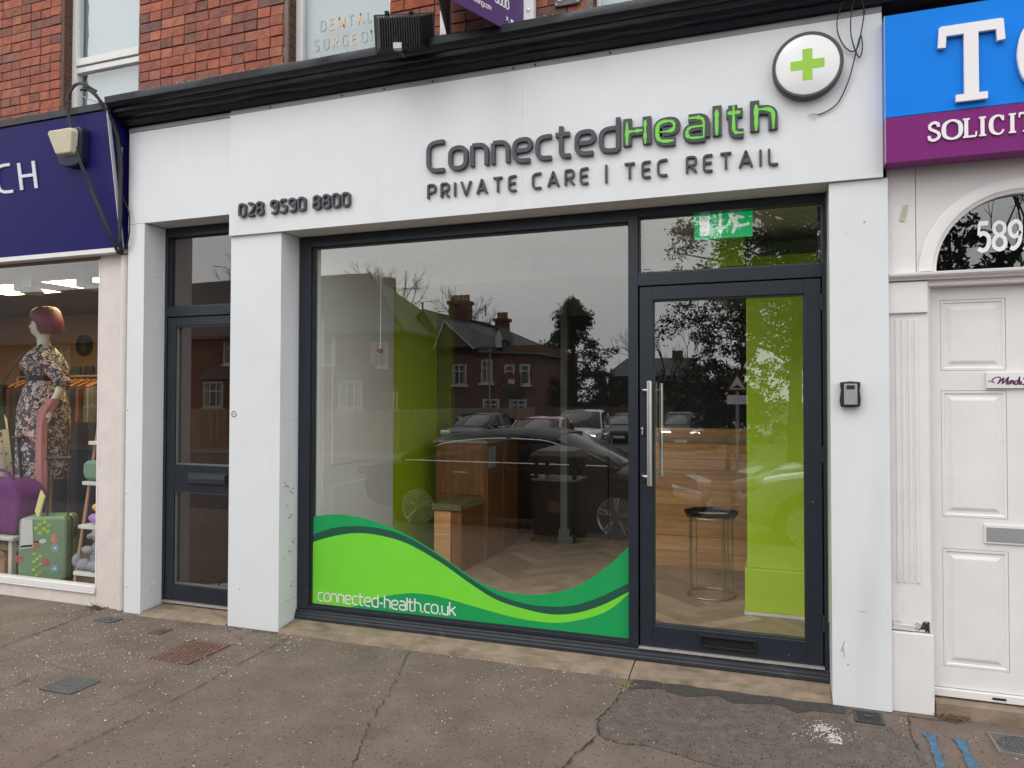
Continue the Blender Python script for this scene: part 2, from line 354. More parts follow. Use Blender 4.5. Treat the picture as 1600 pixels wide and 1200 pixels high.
kerbm = mat('kerb_granite', (.10, .095, .09), .85, .2, 14)
kerb = struct(MB().box(-30, 30, -4.42, -4.25, -.28, -.088).build('kerb', kerbm, bevel=.012))
road_m = mat('road_asphalt', (.03, .03, .031), .9, .2, 4, bump=.003, bs=60)
struct(MB().add([(-400, -4.42, -.22), (400, -4.42, -.22), (400, -17, -.43), (-400, -17, -.43)], [(0, 1, 2, 3)]).build('road', road_m))
struct(MB().add([(-400, -17, -.40), (400, -17, -.40), (400, -20, -.36), (-400, -20, -.36)], [(0, 1, 2, 3)]).build('far_pavement', asph))
struct(MB().box(-400, 400, -17.14, -16.99, -.7, -.385).build('far_kerb', kerbm)); struct(MB().box(-400, 400, -20.1, -19.98, -.7, -.352).build('garden_edging', kerbm))
verge = mat('garden_ground', (.05, .055, .03), .95, .3, 1.5)
struct(MB().add([(-600, -20, -.38), (600, -20, -.38), (600, -700, -.3), (-600, -700, -.3)], [(0, 1, 2, 3)]).build('far_ground', verge))
struct(MB().add([(-600, 700, -.35), (600, 700, -.35), (600, .44, -.35), (-600, .44, -.35)], [(0, 1, 2, 3)]).build('ground', verge))
tar = mat('tarmac_patch', (.112, .090, .074), .95, .3, 14, bump=.008, bs=90, speck=[((.02, .018, .018), 60, .3, .45), ((.5, .48, .42), 26, .07, .16)])
pp = [(-.79, -.03), (-.80, -.35), (-.84, -.6), (-.80, -.76), (-.69, -.81), (-.56, -.79), (-.38, -.85), (-.2, -.88), (.15, -.95), (.6, -1.05), (.62, -.5), (.55, -.22), (.34, -.2), (.33, -.03), (.0, -.02), (-.4, .0)]
pp = catmull([(x, y, 0) for x, y in pp], 4, True); pp = [(p[0] + random.uniform(-.006, .006), p[1] + random.uniform(-.006, .006)) for p in pp]
struct(MB().plan(pp, -.01, .0055).build('tarmac_patch', tar))
tar2 = mat('coarse_tarmac', (.048, .042, .037), .97, .35, 30, bump=.012, bs=60, speck=[((.09, .08, .07), 70, .3, .35)])
edge = [(-.77, -.035)] + [(-.77 + 1.1 * i / 14, -.02 + .012 * sin(i * 2.1)) for i in range(1, 15)] + [(.33 - 1.1 * i / 14, -.14 + .035 * sin(i * 1.7) + .02 * cos(i * 3)) for i in range(15)]
struct(MB().plan(edge, -.01, .009).build('tarmac_seam', tar2))
# cracks and joints filled with dark dirt
dirtm = mat('joint_dirt', (.028, .024, .021), 1, .4, 30)
def crack(pts, wd, jig, name='paving_joint', m=dirtm):
    P = [Vector((a, b)) for a, b in pts]; Q = []
    for a, b in zip(P, P[1:]):
        k = max(2, int((b - a).length / .025))
        for i in range(k): Q.append(a.lerp(b, i / k))
    Q.append(P[-1]); Q = [q + Vector((random.uniform(-jig, jig), random.uniform(-jig, jig))) for q in Q]
    ws = [wd * .7 * random.choice((.15, .5, .8, 1, 1.4)) * random.uniform(.6, 1.3) for _ in Q]
    Lf, Rt = stroke_outline(Q, ws)
    nn = len(Q); mb = MB(); z = .0068
    mb.add([(p.x, p.y, z + pave_h(p.y)) for p in Lf] + [(p.x, p.y, z + pave_h(p.y)) for p in Rt], [(i, i + 1, nn + i + 1, nn + i) for i in range(nn - 1)])
    o = struct(mb.build(name, m)); return o
crack([(-3.07, -.05), (-3.05, -.5), (-3.013, -1.0), (-3.02, -1.5), (-3.03, -2.1), (-3.05, -4)], .0045, .004)
crack([(-4.82, -.03), (-4.75, -.45), (-4.695, -.863), (-4.6, -1.6), (-4.6, -3)], .006, .006)
crack([(-2.18, -.05), (-2.12, -.25), (-2.06, -.42), (-1.967, -.712), (-1.9, -1.0), (-1.75, -1.38), (-1.6, -2.2)], .003, .010, 'pavement_crack')
crack([(-.80, -.02), (-.80, -.35), (-.84, -.6), (-.80, -.77), (-.86, -1.0), (-.9, -1.4)], .006, .007, 'pavement_crack')
crack([(-3.62, -.05), (-3.32, -.22), (-3.29, -.9), (-3.25, -1.51)], .002, .003)
crack([(-4.22, -.9), (-4.2, -.3), (-4.15, -.05)], .0018, .003); crack([(-4.69, -.86), (-3.9, -1.02)], .0015, .003)
crack([(-4.0, -1.06), (-4.0, -1.36), (-4.02, -2)], .005, .004); crack([(.62, -.05), (.6, -.25), (.61, -.42)], .005, .006, 'pavement_crack')
crack([(-3.62, -.03), (-3.2, -.03)], .006, .01); crack([(.3, -.03), (.9, -.03)], .006, .01)
# pale flecks trodden into the surface
flk = mat('pale_flecks', (.6, .58, .53), .9, .2, 20)
mb = MB()
def fleck(x, y, s):
    a = random.uniform(0, pi); k = random.randint(4, 6); st = random.uniform(.4, .9); z = .0075 + pave_h(y)
    p = [(x + s * random.uniform(.6, 1) * cos(a + 2 * pi * i / k), y + s * st * random.uniform(.6, 1) * sin(a + 2 * pi * i / k)) for i in range(k)]
    mb.add([(q[0], q[1], z - .002) for q in p] + [(q[0], q[1], z) for q in p], [tuple(range(k, 2 * k))] + [(i, (i + 1) % k, k + (i + 1) % k, k + i) for i in range(k)])
for i in range(560): fleck(random.uniform(-5.2, -2.9), -abs(random.gauss(.15, .75)), random.uniform(.0015, .0055) * random.choice((1, 1, 1, 1.7)))
for cx, cy, sx, k in [(-1.35, -.13, .35, 90), (-3.25, -.62, .22, 60), (-3.7, -.9, .3, 60), (-4.1, -1.2, .35, 110), (-1.6, -.5, .6, 60), (-3.0, -.15, .12, 40)]:
    for i in range(k): fleck(random.gauss(cx, sx), min(-.02, random.gauss(cy, sx * .7)), random.uniform(.002, .006))
for i in range(260): fleck(random.uniform(-3, 1.2), random.uniform(-1.8, -.05), random.uniform(.0012, .0045))
for cx, cy, sx, k, sz in [(.215, -.33, .022, 70, .010), (.26, -.43, .018, 60, .012), (.24, -.38, .05, 120, .0045), (.12, -.4, .05, 20, .006), (.62, -.2, .03, 5, .006)]:
    for i in range(k): fleck(random.gauss(cx, sx), random.gauss(cy, sx * 1.2), random.uniform(.3, 1) * sz)
o = mb.build('pale_flecks', flk); o['kind'] = 'stuff'; tag(o, 'white flecks and crumbs scattered over the brown pavement', 'litter')
# blue survey marks
bluep = mat('blue_spray', (.045, .14, .24), .9, .45, 40, dirt=((.10, .08, .066), 45, .46, .85, (1, 1, 1)))
for i, (x0, y0, x1, y1, lab) in enumerate([(.685, -.225, .668, -.62, 'blue sprayed paint line on pavement nearer the white shop pilaster'), (.805, -.232, .80, -.60, 'blue sprayed paint line on pavement nearer the round cover')]):
    pts = [(x0 + (x1 - x0) * t / 12, y0 + (y1 - y0) * t / 12) for t in range(13)]; Q = [Vector(p) for p in pts]
    Lf, Rt = stroke_outline(Q, [.020 * random.uniform(.7, 1.15) + (.012 if k == 0 else 0) for k in range(13)])
    o = MB().add([(p.x, p.y, .0072) for p in Lf] + [(p.x, p.y, .0072) for p in Rt], [(k, k + 1, 14 + k, 13 + k) for k in range(12)]).build('paint_mark', bluep)
    tag(o, lab, 'paint mark')
# covers set in the pavement
def cover(name, label, x0, x1, y0, y1, m, kind, frame=None):
    t = thing(name, label, 'cover', ((x0 + x1) / 2, (y0 + y1) / 2, 0))
    mb = MB(); r = .012
    for a in [(x0, x1, y0, y0 + r), (x0, x1, y1 - r, y1), (x0, x0 + r, y0 + r, y1 - r), (x1 - r, x1, y0 + r, y1 - r)]: mb.box(*a, -.02, .0085)
    mb.build('frame', frame or m, t)
    pl = MB().box(x0 + r, x1 - r, y0 + r, y1 - r, -.02, .0065).build('cover_plate', m, t)
    g = MB()
    if kind == 'bricks':
        nx, ny = 8, 9
        for i in range(nx):
            for j in range(ny):
                a = x0 + .02 + (x1 - x0 - .04) * (i + (.5 if j % 2 else 0)) / (nx + .5); b = y0 + .02 + (y1 - y0 - .04) * j / ny
                g.box(a, a + (x1 - x0) / nx * .62, b, b + (y1 - y0) / ny * .6, .0065, .0115)
    if kind == 'grid':
        cx, cy = (x0 + x1) / 2, (y0 + y1) / 2
        for i in range(-4, 5):
            hh = math.sqrt(max(0, .0075 - (i * .02) ** 2)); g.box(cx + i * .02 - .002, cx + i * .02 + .002, cy - hh, cy + hh, .0065, .0095)
            g.box(cx - hh, cx + hh, cy + i * .02 - .002, cy + i * .02 + .002, .0065, .0088)
        Lf, Rt = stroke_outline([Vector(p) for p in poly_circle(cx, cy, .092, 28)], .004, True)
        for i in range(28):
            j = (i + 1) % 28; g.plan([(Lf[i].x, Lf[i].y), (Lf[j].x, Lf[j].y), (Rt[j].x, Rt[j].y), (Rt[i].x, Rt[i].y)], .0065, .0102)
    if kind == 'bars':
        k = int((y1 - y0) / .018)
        for j in range(1, k): g.box(x0 + .015, x1 - .015, y0 + j * .018, y0 + j * .018 + .006, .0065, .0095)
        if x1 - x0 < .2: g.box((x0 + x1) / 2 - .02, (x0 + x1) / 2 + .02, y0 + (y1 - y0) * .5 - .012, y0 + (y1 - y0) * .5 + .012, .0095, .012)
    if g.v: g.build('raised_pattern', m, pl)
cover('inspection_cover', 'rusty iron cover with raised studs in pavement before narrow door', -3.63, -3.33, -.70, -.33, rust, 'bricks')
cover('inspection_cover', 'flat grey rectangular cover in the left foreground pavement', -3.82, -3.59, -1.27, -1.06, iron, 'bars')
cover('inspection_cover', 'small dark grey cover by the foot of cream drainpipe', -4.62, -4.46, -.236, -.135, iron, 'bars')
cover('inspection_cover', 'small rust brown cover below the narrow door step', -4.03, -3.94, -.32, -.20, rust, 'bars')
cover('meter_cover', 'small black ribbed meter cover at foot of right white pilaster', .366, .50, -.187, -.04, mat('black_cover', (.03, .034, .036), .5, .2, 20), 'bars')
slabm = mat('cover_concrete', (.17, .155, .13), .9, .2, 20, bump=.001, bs=100)
cover('water_cover', 'round gridded cover in a square concrete slab by right door', .945, 1.18, -.32, -.10, iron, 'grid', slabm)
# stone thresholds
t = thing('doorstep', 'sandstone strip under the display window and glass door', 'doorstep', (-1.5, .1, 0))
for x0, x1, z in [(-3.205, -.797, .05), (-.79, .272, .048)]:
    k = 14; top = [(x0 + (x1 - x0) * i / k, -.012 + random.uniform(-.012, .012)) for i in range(k + 1)]
    mb = MB(); vs = [(a, b, .0) for a, b in top] + [(a, b + .01, .022) for a, b in top] + [(a, .2, z) for a, b in top] + [(a, .3, z) for a, b in top]
    m_ = k + 1; mb.add(vs, [(r * m_ + i, r * m_ + i + 1, (r + 1) * m_ + i + 1, (r + 1) * m_ + i) for r in range(3) for i in range(k)])
    mb.add([(x0, -.01, 0), (x0, .01, .022), (x0, .3, z), (x0, .3, 0)], [(0, 1, 2, 3)]); mb.add([(x1, -.01, 0), (x1, .01, .022), (x1, .3, z), (x1, .3, 0)], [(0, 1, 2, 3)])
    mb.build('stone_slab', stone, t)
MB().add([(-4.44, -.03, 0), (-3.66, .0, 0), (-3.66, .03, .02), (-4.43, .01, .02), (-3.66, .3, .04), (-4.43, .3, .04)], [(0, 1, 2, 3), (3, 2, 4, 5)]).build('x', stone)
o = bpy.data.objects['x']; o.name = 'doorstep'; tag(o, 'worn sandstone step under the narrow left door', 'doorstep')

# ---------------------------------------------------------------- brick building above the shops
BY = .10
bd = thing('brick_building', 'red brick terrace building above the white shop fascia', 'building', (-2, .3, 0))
mb = MB()
piers = [(-14, -5.452), (-4.63, -3.257), (-2.43, -1.035), (-.2, 6)]
for x0, x1 in piers: mb.box(x0, x1, BY + .012, 5.2, 3.0, 5.6)
mb.box(-14, 6, BY + .012, 5.2, 5.6, 7.0); mb.box(-5.41, -4.63, .5, 5.2, 3.0, 5.6); mb.box(-3.19, -2.43, .5, 5.2, 3, 5.6); mb.box(-1.035, -.2, .5, 5.2, 3, 5.6)
mb.build('wall', mortar, bd)
def brick_mesh(w_, seed):
    r = random.Random(seed); j = lambda s=.0018: r.uniform(-s, s)
    v = []
    for (x, z) in [(0, 0), (w_, 0), (w_, .066), (0, .066)]: v.append((x + j(), j(.002), z + j()))
    for (x, z) in [(-.002, -.002), (w_ + .002, -.002), (w_ + .002, .068), (-.002, .068)]: v.append((x, .006, z))
    for (x, z) in [(-.002, -.002), (w_ + .002, -.002), (w_ + .002, .068), (-.002, .068)]: v.append((x, .03, z))
    f = [(0, 1, 2, 3)] + [(a + i, a + (i + 1) % 4, a + 4 + (i + 1) % 4, a + 4 + i) for a in (0, 4) for i in range(4)]
    me = bpy.data.meshes.new('brick'); me.from_pydata(v, [], f); me.materials.append(brickm)
    bm = bmesh.new(); bm.from_mesh(me); bmesh.ops.recalc_face_normals(bm, faces=bm.faces); bm.to_mesh(me); bm.free()
    return me
BM = {'s': [brick_mesh(.215, i) for i in range(5)], 'h': [brick_mesh(.102, i + 9) for i in range(5)], 'q': [brick_mesh(.05, i + 20) for i in range(2)], 't': [brick_mesh(.16, 40 + i) for i in range(3)]}
WID = {'s': .215, 'h': .102, 'q': .05, 't': .16}
cnt = 0; stuffv = MB()
def lay(x0, x1, zlo, zhi, vis):
    """courses from zlo; vis(x,z) -> laid as a single brick object"""
    global cnt
    c = 0; z = 3.52
    while z < zhi:
        if z >= zlo:
            x = x0 + .004; k = c * 2 + random.randint(0, 1); first = True
            while x < x1 - .03:
                rem = x1 - x
                t_ = 's' if (c % 3 != 1) else 'h'
                if c % 3 == 2 and k % 2: t_ = 'h'
                if random.random() < .08: t_ = 'h'
                if first: t_ = 'h' if c % 2 else 's'
                if WID[t_] > rem - .004: t_ = next((q for q in ('t', 'h', 'q') if WID[q] <= rem - .004), None)
                if not t_: break
                me = random.choice(BM[t_]); yo = BY + random.uniform(-.003, .003)
                if vis(x, z) and cnt < 296:
                    o = bpy.data.objects.new('brick', me); col.objects.link(o); o.parent = bd
                    o.location = Vector((x, yo, z + random.uniform(-.0015, .0015))) - bd.location; cnt += 1
                else:
                    stuffv.add([(v.co.x + x, v.co.y + yo, v.co.z + z) for v in me.vertices], [tuple(p.vertices) for p in me.polygons])
                x += WID[t_] + .0095; k += 1; first = False
        z += .0757; c += 1
lay(-4.63, -3.257, 3.7, 5.6, lambda x, z: z < 4.72)
lay(-6.35 + .0, -5.452, 3.7, 5.6, lambda x, z: 3.85 < z < 4.98)
lay(-2.43, -1.035, 3.7, 5.6, lambda x, z: z < 4.2)
lay(-8.6, -6.355, 3.7, 5.6, lambda x, z: False); lay(-.2, 2.4, 3.6, 5.6, lambda x, z: False)
stuffv.build('brickwork', mat('red_brick_far', (.33, .08, .04), .88, .35, 6, bump=.0035, bs=70, dirt=((.08, .04, .035), 5, .55, .7, (1, 1, 3))), bd, stuff=True)
# brick returns of the window openings
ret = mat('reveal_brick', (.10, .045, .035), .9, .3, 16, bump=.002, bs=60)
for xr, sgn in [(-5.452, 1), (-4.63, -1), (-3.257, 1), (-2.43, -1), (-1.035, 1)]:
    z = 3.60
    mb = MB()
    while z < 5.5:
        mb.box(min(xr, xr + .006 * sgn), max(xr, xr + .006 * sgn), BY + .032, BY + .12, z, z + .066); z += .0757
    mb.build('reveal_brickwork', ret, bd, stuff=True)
def sash(x0, x1, name_lab, midz, z0=3.72, z1=5.4):
    y = .2
    f = MB(); fw = .06
    f.box(x0, x0 + fw, y, y + .07, z0, z1); f.box(x1 - fw, x1, y, y + .07, z0, z1); f.box(x0 + fw, x1 - fw, y, y + .07, z0, z0 + .06); f.box(x0 + fw, x1 - fw, y, y + .07, z1 - .06, z1)
    fr = f.build('window', pvc, bd, bevel=.004, label=name_lab)
    g = .012
    MB().box(x0 - .02, x0 + .0, BY + .115, y + .04, z0, z1).build('frame_liner', pvc, fr)
    if midz:
        MB().box(x0 + fw, x1 - fw, y - .008, y + .06, midz - .01, midz + .05).build('meeting_rail', pvc, fr, bevel=.004)
        MB().box(x0 + fw, x1 - fw, y + .004, y + .06, midz - .065, midz - .018).build('meeting_rail', pvc, fr, bevel=.004)
    MB().add([(x0 + fw, y + .03, z0 + .06), (x1 - fw, y + .03, z0 + .06), (x1 - fw, y + .03, z1 - .06), (x0 + fw, y + .03, z1 - .06)], [(0, 1, 2, 3)]).build('pane', glz_up, fr, recalc=False)
    MB().box(x0 + .02, x1 - .02, y + .085, y + .1, z0, z1).build('blind', blind, fr)
    return fr
sash(-5.46, -4.63, 'white framed window with a horizontal meeting rail', 4.34)
wd = sash(-3.255, -2.43, 'white framed window with worn gilt lettering', None)
sash(-1.07, -.2, 'white framed window behind the black cornice', None)
gilt = mat('worn_gilt', (.62, .48, .34), .5, .2, 30, dirt=((.42, .46, .48), 20, .52, .8, (1, 1, 1)))
pale = mat('worn_gilt_pale', (.42, .44, .43), .6, .1, 30)
def serif_text(s, x0, x1, z, h, y, mlist, parent):
    n_ = len(s); st = (x1 - x0) / n_
    for i, ch in enumerate(s):
        if ch == ' ': continue
        wd_, strokes = glyph_strokes(ch); k = st * .58 / max(.5, wd_) if wd_ > .1 else .08
        x = x0 + i * st; mb = MB()
        for q, (P, cl) in enumerate(strokes):
            add_stroke(mb, [Vector((p.x * .86, p.y * .86 + .07)) for p in P], .055 if q else .085, cl, lambda u, v, d, x=x: (x + u * h, y + d, z + v * h), -.002 - .0003 * q, 0)
        mb.build('letter', mlist[i % len(mlist)], parent)
serif_text('DENTAL', -3.06, -2.60, 4.235, .085, .228, [pale, gilt, gilt, pale, gilt, pale], wd)
serif_text('SURGEON', -3.11, -2.57, 4.10, .085, .228, [pale, pale, gilt, pale, gilt, pale, pale], wd)
# cornice
prof = [(-.0, 3.652), (-.045, 3.655), (-.055, 3.69), (-.10, 3.70), (-.115, 3.722), (-.13, 3.725), (-.135, 3.748), (-.165, 3.752), (-.185, 3.768), (-.195, 3.772), (-.2, 3.815), (-.195, 3.822), (.095, 3.835), (.095, 3.652)]
c = thing('cornice', 'glossy black moulded cornice above the white fascia', 'cornice', (-1.5, 0, 3.7))
rings = []
nseg = 60
for i in range(nseg + 1):
    x = -4.63 + (3.6 + 4.63) * i / nseg; rings.append([(x, yy + random.uniform(-.0015, .0015), zz + random.uniform(-.0015, .0015)) for yy, zz in prof])
mb = MB(); mb.loft(rings); mb.build('moulding', cblack, c, smooth=True)
mb = MB()                                         # rough lime bedding left along its top edge
for i in range(150):
    x = -4.3 + 6.5 * i / 150 + random.uniform(0, .04); s_ = random.uniform(.004, .009)
    mb.rbox((x, -.19 + random.uniform(-.005, .01), 3.822), (s_ * 2.5, s_, s_ * .7), (random.random(), random.random(), random.random()))
mb.build('mortar_crumbs', lime_m, c, stuff=True)
o = MB().xprof([(-.17, 3.745), (-.18, 3.79), (-.05, 3.84), (.1, 3.85), (.1, 3.745)], -9, -4.632).build('flashing', lead); tag(o, 'grey lead flashing above the navy shop sign', 'flashing')

# ---------------------------------------------------------------- white shopfront cladding
cap = mat('grey_capping', (.22, .22, .22), .5, .1, 8)
sign = thing('shop_fascia', 'wide white sign panel with green and charcoal raised lettering', 'sign', (-1.6, 0, 3.2))
FZ0, FZ1 = 2.755, 3.613
# two sheets with a hairline joint, and a grey cap angle with screws
fa = MB().box(-3.64, -1.443, -.022, .0, FZ0, FZ1).build('panel', white2, sign)
fb = MB().box(-1.4422, .532, -.022, .0, FZ0, FZ1).build('panel', white2, sign)
MB().box(-3.64, .532, -.018, .03, FZ1 + .001, FZ1 + .037).build('cap_strip', cap, sign)
mb = MB()
for x in (-3.3, -2.72, -2.05, -1.5, -1.36, -.9, .45, -2.4): mb.lathe([(.0, -.026), (.006, -.025), (.006, -.018)], (x, 0, FZ1 + .018), 8, 'y')
mb.build('screws', black, sign)
MB().box(-3.64, .532, .001, .2, FZ0 + .003, FZ0 + .02).build('soffit', soffit, sign)
MB().box(-3.60, .50, .03, .2, FZ0 + .03, FZ1).build('backing', black, sign)
text_fit('Connected', -2.079, -.834, 3.031, .207, .066, .026, -.024, lettr, sign, scalex=1.06, bevel=.002, name='charcoal_letter')
# fatter Health letters in black with lime faces
hx0, hx1 = -.818, .022
for (hw_, dep, mm, base) in [(.118, .024, lettr, 1)]:
    text_fit('Health', hx0, hx1, 3.036, .207, hw_, dep, -.024, mm, sign, scalex=1.04, bevel=.002, name='outlined_letter')
text_fit('Health', hx0 + .014, hx1 - .014, 3.052, .176, .050, .0265, -.024, green, sign, scalex=1.14, name='lime_letter_face', ragged=.42)
text_fit('PRIVATE CARE | TEC RETAIL', -2.076, .027, 2.866, .100, .065, .017, -.024, lettr, sign, scalex=1.05, bevel=.0012, name='small_letter')
text_fit('028 9590 8800', -3.545, -2.64, 2.874, .099, .078, .022, -.024, lettr, sign, scalex=1.1, bevel=.0012, name='digit')
lf = thing('left_fascia', 'plain short white panel above the narrow door', 'sign panel', (-4.1, 0, 3.2)); lf.name = 'fascia_panel'
MB().box(-4.60, -3.645, .0, .02, 2.915, 3.61).build('panel', white2, lf, bevel=.0015)
MB().box(-4.60, -3.645, -.005, .04, 3.612, 3.645).build('cap_strip', cap, lf)
MB().box(-4.60, -3.645, .0225, .2, 2.918, 2.935).build('soffit', soffit, lf)
# badge
b = thing('round_sign', 'round white sign with lime green cross and black rim', 'sign', (.17, -.03, 3.37))
MB().lathe([(.0, -.024), (.172, -.024), (.176, -.030), (.176, -.078), (.172, -.083), (.160, -.083), (.160, -.070), (.0, -.070)], (.17, 0, 3.372), 64, 'y').build('rim', lettr, b, smooth=True)
MB().lathe([(.0, -.071), (.159, -.071), (.159, -.078), (.153, -.081), (.0, -.081)], (.17, 0, 3.372), 64, 'y').build('face', mat('badge_white', (.78, .78, .78), .2, .01, 3), b, smooth=True)
s1, s2 = .024, .083; crs = [(-s1, -s2), (s1, -s2), (s1, -s1), (s2, -s1), (s2, s1), (s1, s1), (s1, s2), (-s1, s2), (-s1, s1), (-s2, s1), (-s2, -s1), (-s1, -s1)]
MB().face([(.17 + a, 3.372 + c_) for a, c_ in crs], -.0825, -.080).build('cross', mat('cross_green', (.28, .56, .03), .35, .03, 3), b)
# pilasters
def pilaster(lab, x0, x1, ztop, screws, seam=None):
    t = thing('pilaster', lab, 'pilaster', ((x0 + x1) / 2, .1, 0))
    MB().box(x0, x1, 0, .004, .002, ztop).build('front_panel', white, t, bevel=.001)
    if seam:
        MB().box(x1 - .004, x1 - .0005, .0045, .215, .002, seam).build('side_panel', white, t); MB().box(x1 - .004, x1 - .0005, .0045, .215, seam + .0025, ztop).build('side_panel', white, t)
    else: MB().box(x1 - .004, x1 - .0005, .0045, .215, .002, ztop).build('side_panel', white, t)
    MB().box(x0, x0 + .004, .0045, .215, .002, ztop).build('side_panel', white, t)
    MB().box(x0 + .006, x1 - .006, .006, .2, -.05, ztop - .02).build('core', soffit, t)
    for (ax, p) in screws:
        if ax == 'x': MB().lathe([(0, .007), (.005, .006), (.008, 0), (.008, -.001)], (x1, p[0], p[1]), 10, 'x').build('screw', pvc, t, smooth=True)
        else: MB().lathe([(0, -.007), (.005, -.006), (.008, 0), (.008, .001)], (p[0], 0, p[1]), 10, 'y').build('screw', pvc, t, smooth=True)
    return t
pilaster('narrow white pilaster between cream pipe and narrow door', -4.60, -4.44, 2.913, [('x', (.13, 2.15)), ('x', (.13, 1.52)), ('x', (.13, .93)), ('x', (.13, .2)), ('y', (-4.585, 1.52)), ('y', (-4.585, .9)), ('y', (-4.575, .2))])
pilaster('white pilaster between narrow door and display window', -3.64, -3.212, FZ0, [('x', (.17, 2.35)), ('x', (.15, 1.42)), ('x', (.05, 1.0)), ('x', (.15, .82)), ('x', (.15, .32))], .19)
pilaster('white pilaster carrying the key safe, right of glass door', .275, .556, FZ0 - .002, [])
# scuffs on pilasters
scf = mat('scuff', (.28, .26, .25), .8, .3, 40)
mb = MB()
for (x, y, z) in [(-3.2115, .12, .78), (-3.2115, .10, .86), (-3.2115, .15, .6), (-3.2115, .11, .52), (-3.2115, .16, .30), (-3.2115, .08, 1.0), (-3.2115, .14, .95)]:
    for i in range(3): mb.rbox((x, y + random.uniform(-.02, .02), z + random.uniform(-.02, .02)), (.0012, random.uniform(.004, .02), random.uniform(.003, .012)), (random.random() * 3, 0, 0))
mb.rbox((.325, -.0006, .31), (.003, .0012, .06), (0, .3, 0)); mb.rbox((.33, -.0006, .28), (.003, .0012, .05), (0, -.15, 0)); mb.rbox((.35, -.0006, .22), (.008, .0012, .008)); mb.rbox((.42, -.0006, .5), (.03, .0012, .003))
o = mb.build('scuff_marks', scf); tag(o, 'small grey scuffs and chips on the white pilasters', 'scuffs'); o['kind'] = 'stuff'
# bell sticker
t = thing('round_sticker', 'small round sticker with a dark ring on middle pilaster', 'sticker', (-3.588, 0, 1.5))
MB().lathe([(0, -.0015), (.022, -.0015), (.022, 0)], (-3.600, 0, 1.492), 24, 'y').build('disc', pvc, t)
Lf, Rt = stroke_outline([Vector(p) for p in poly_circle(-3.600, 1.492, .019, 28)], .0028, True); mb = MB()
for i in range(28):
    j = (i + 1) % 28; mb.face([(Lf[i].x, Lf[i].y), (Lf[j].x, Lf[j].y), (Rt[j].x, Rt[j].y), (Rt[i].x, Rt[i].y)], -.0022, -.0014)
mb.box(-3.611, -3.589, -.0022, -.0014, 1.490, 1.494); mb.build('ring', mat('ink_purple', (.05, .03, .08), .6), t)
# key safe
t = thing('key_safe', 'small black and silver key safe fixed to white pilaster', 'key safe', (.368, 0, 1.626))
out = fillet([(.322, 1.565), (.318, 1.60), (.324, 1.65), (.32, 1.692), (.368, 1.697), (.417, 1.692), (.413, 1.65), (.418, 1.60), (.414, 1.565), (.368, 1.56)], .015, True)
MB().face([(p.x, p.y) for p in out], -.042, -.001).build('body', black, t, bevel=.005)
out = fillet([(.337, 1.575), (.337, 1.683), (.40, 1.683), (.40, 1.575)], .012, True)
MB().face([(p.x, p.y) for p in out], -.047, -.0425).build('front_cover', mat('satin_silver', (.4, .41, .4), .35, .05, 30, metal=.6), t, bevel=.0015)
out = fillet([(.349, 1.655), (.349, 1.676), (.388, 1.676), (.388, 1.655)], .01, True)
MB().face([(p.x, p.y) for p in out], -.050, -.0475).build('release_button', mat('button_navy', (.015, .02, .04), .3), t, bevel=.001)
# hanging cut cable on the fascia
wirem = mat('black_cable', (.012, .012, .013), .45, .1, 10)
t = thing('loose_cable', 'thin black cable hanging in a loop with frayed end', 'cable', (.4, -.05, 3.6))
pts = catmull([(.43, -.10, 3.70), (.37, -.09, 3.70), (.325, -.06, 3.63), (.318, -.045, 3.55), (.345, -.04, 3.47), (.385, -.04, 3.425), (.415, -.045, 3.44), (.435, -.05, 3.53), (.445, -.06, 3.62), (.425, -.08, 3.675), (.395, -.075, 3.665), (.382, -.06, 3.58), (.385, -.05, 3.50), (.405, -.045, 3.42), (.425, -.045, 3.385), (.437, -.05, 3.43), (.43, -.05, 3.50), (.41, -.05, 3.43), (.395, -.045, 3.36), (.37, -.04, 3.27), (.335, -.035, 3.19), (.305, -.035, 3.15), (.26, -.032, 3.125), (.22, -.03, 3.115)], 6)
MB().tube(pts, .0033, 6).build('cable', wirem, t, smooth=True)
mb = MB()
for dx, dz in [(-.04, -.012), (-.045, .004), (-.03, -.03), (-.015, -.035), (-.05, -.004)]:
    mb.tube([(.222, -.03, 3.115), (.222 + dx * .5, -.036, 3.122), (.222 + dx, -.034, 3.118 + dz)], .0011, 4)
mb.build('bare_strands', mat('copper_strand', (.5, .48, .45), .4, metal=.8), t)
# floodlight on the cornice
t = thing('floodlight', 'black finned floodlight standing on the cornice', 'floodlight', (-2.17, -.25, 3.85))
alb = mat('floodlight_black', (.012, .013, .015), .42, .3, 20, bump=.001, bs=60)
R_ = Matrix.Translation((-2.14, -.26, 3.845)) @ Matrix.Rotation(radians(14), 4, 'Z') @ Matrix.Rotation(radians(12), 4, 'X')
def T(p): return tuple(R_ @ Vector(p))
mb = MB(); ring = lambda a, c0_, c1_, y: [T((-a, y, c0_)), T((a, y, c0_)), T((a, y, c1_)), T((-a, y, c1_))]
mb.loft([ring(.125, -.085, .075, -.05), ring(.182, -.105, .12, .06)]); mb.loft([ring(.19, -.108, .128, .0555), ring(.19, -.108, .128, .072)]); mb.build('housing', alb, t, bevel=.004)
mb = MB()
for i in range(17):
    x = -.120 + .240 * i / 16
    q = [(x, -.0455, -.10 - .012 * (i % 2)), (x, -.0455, .09), (x, -.066, .075), (x, -.072, -.09)]
    mb.add([T((a - .0022, b_, c_)) for a, b_, c_ in q] + [T((a + .0022, b_, c_)) for a, b_, c_ in q], [(0, 1, 2, 3), (4, 7, 6, 5), (1, 5, 6, 2), (2, 6, 7, 3), (3, 7, 4, 0)])
mb.build('fins', alb, t)
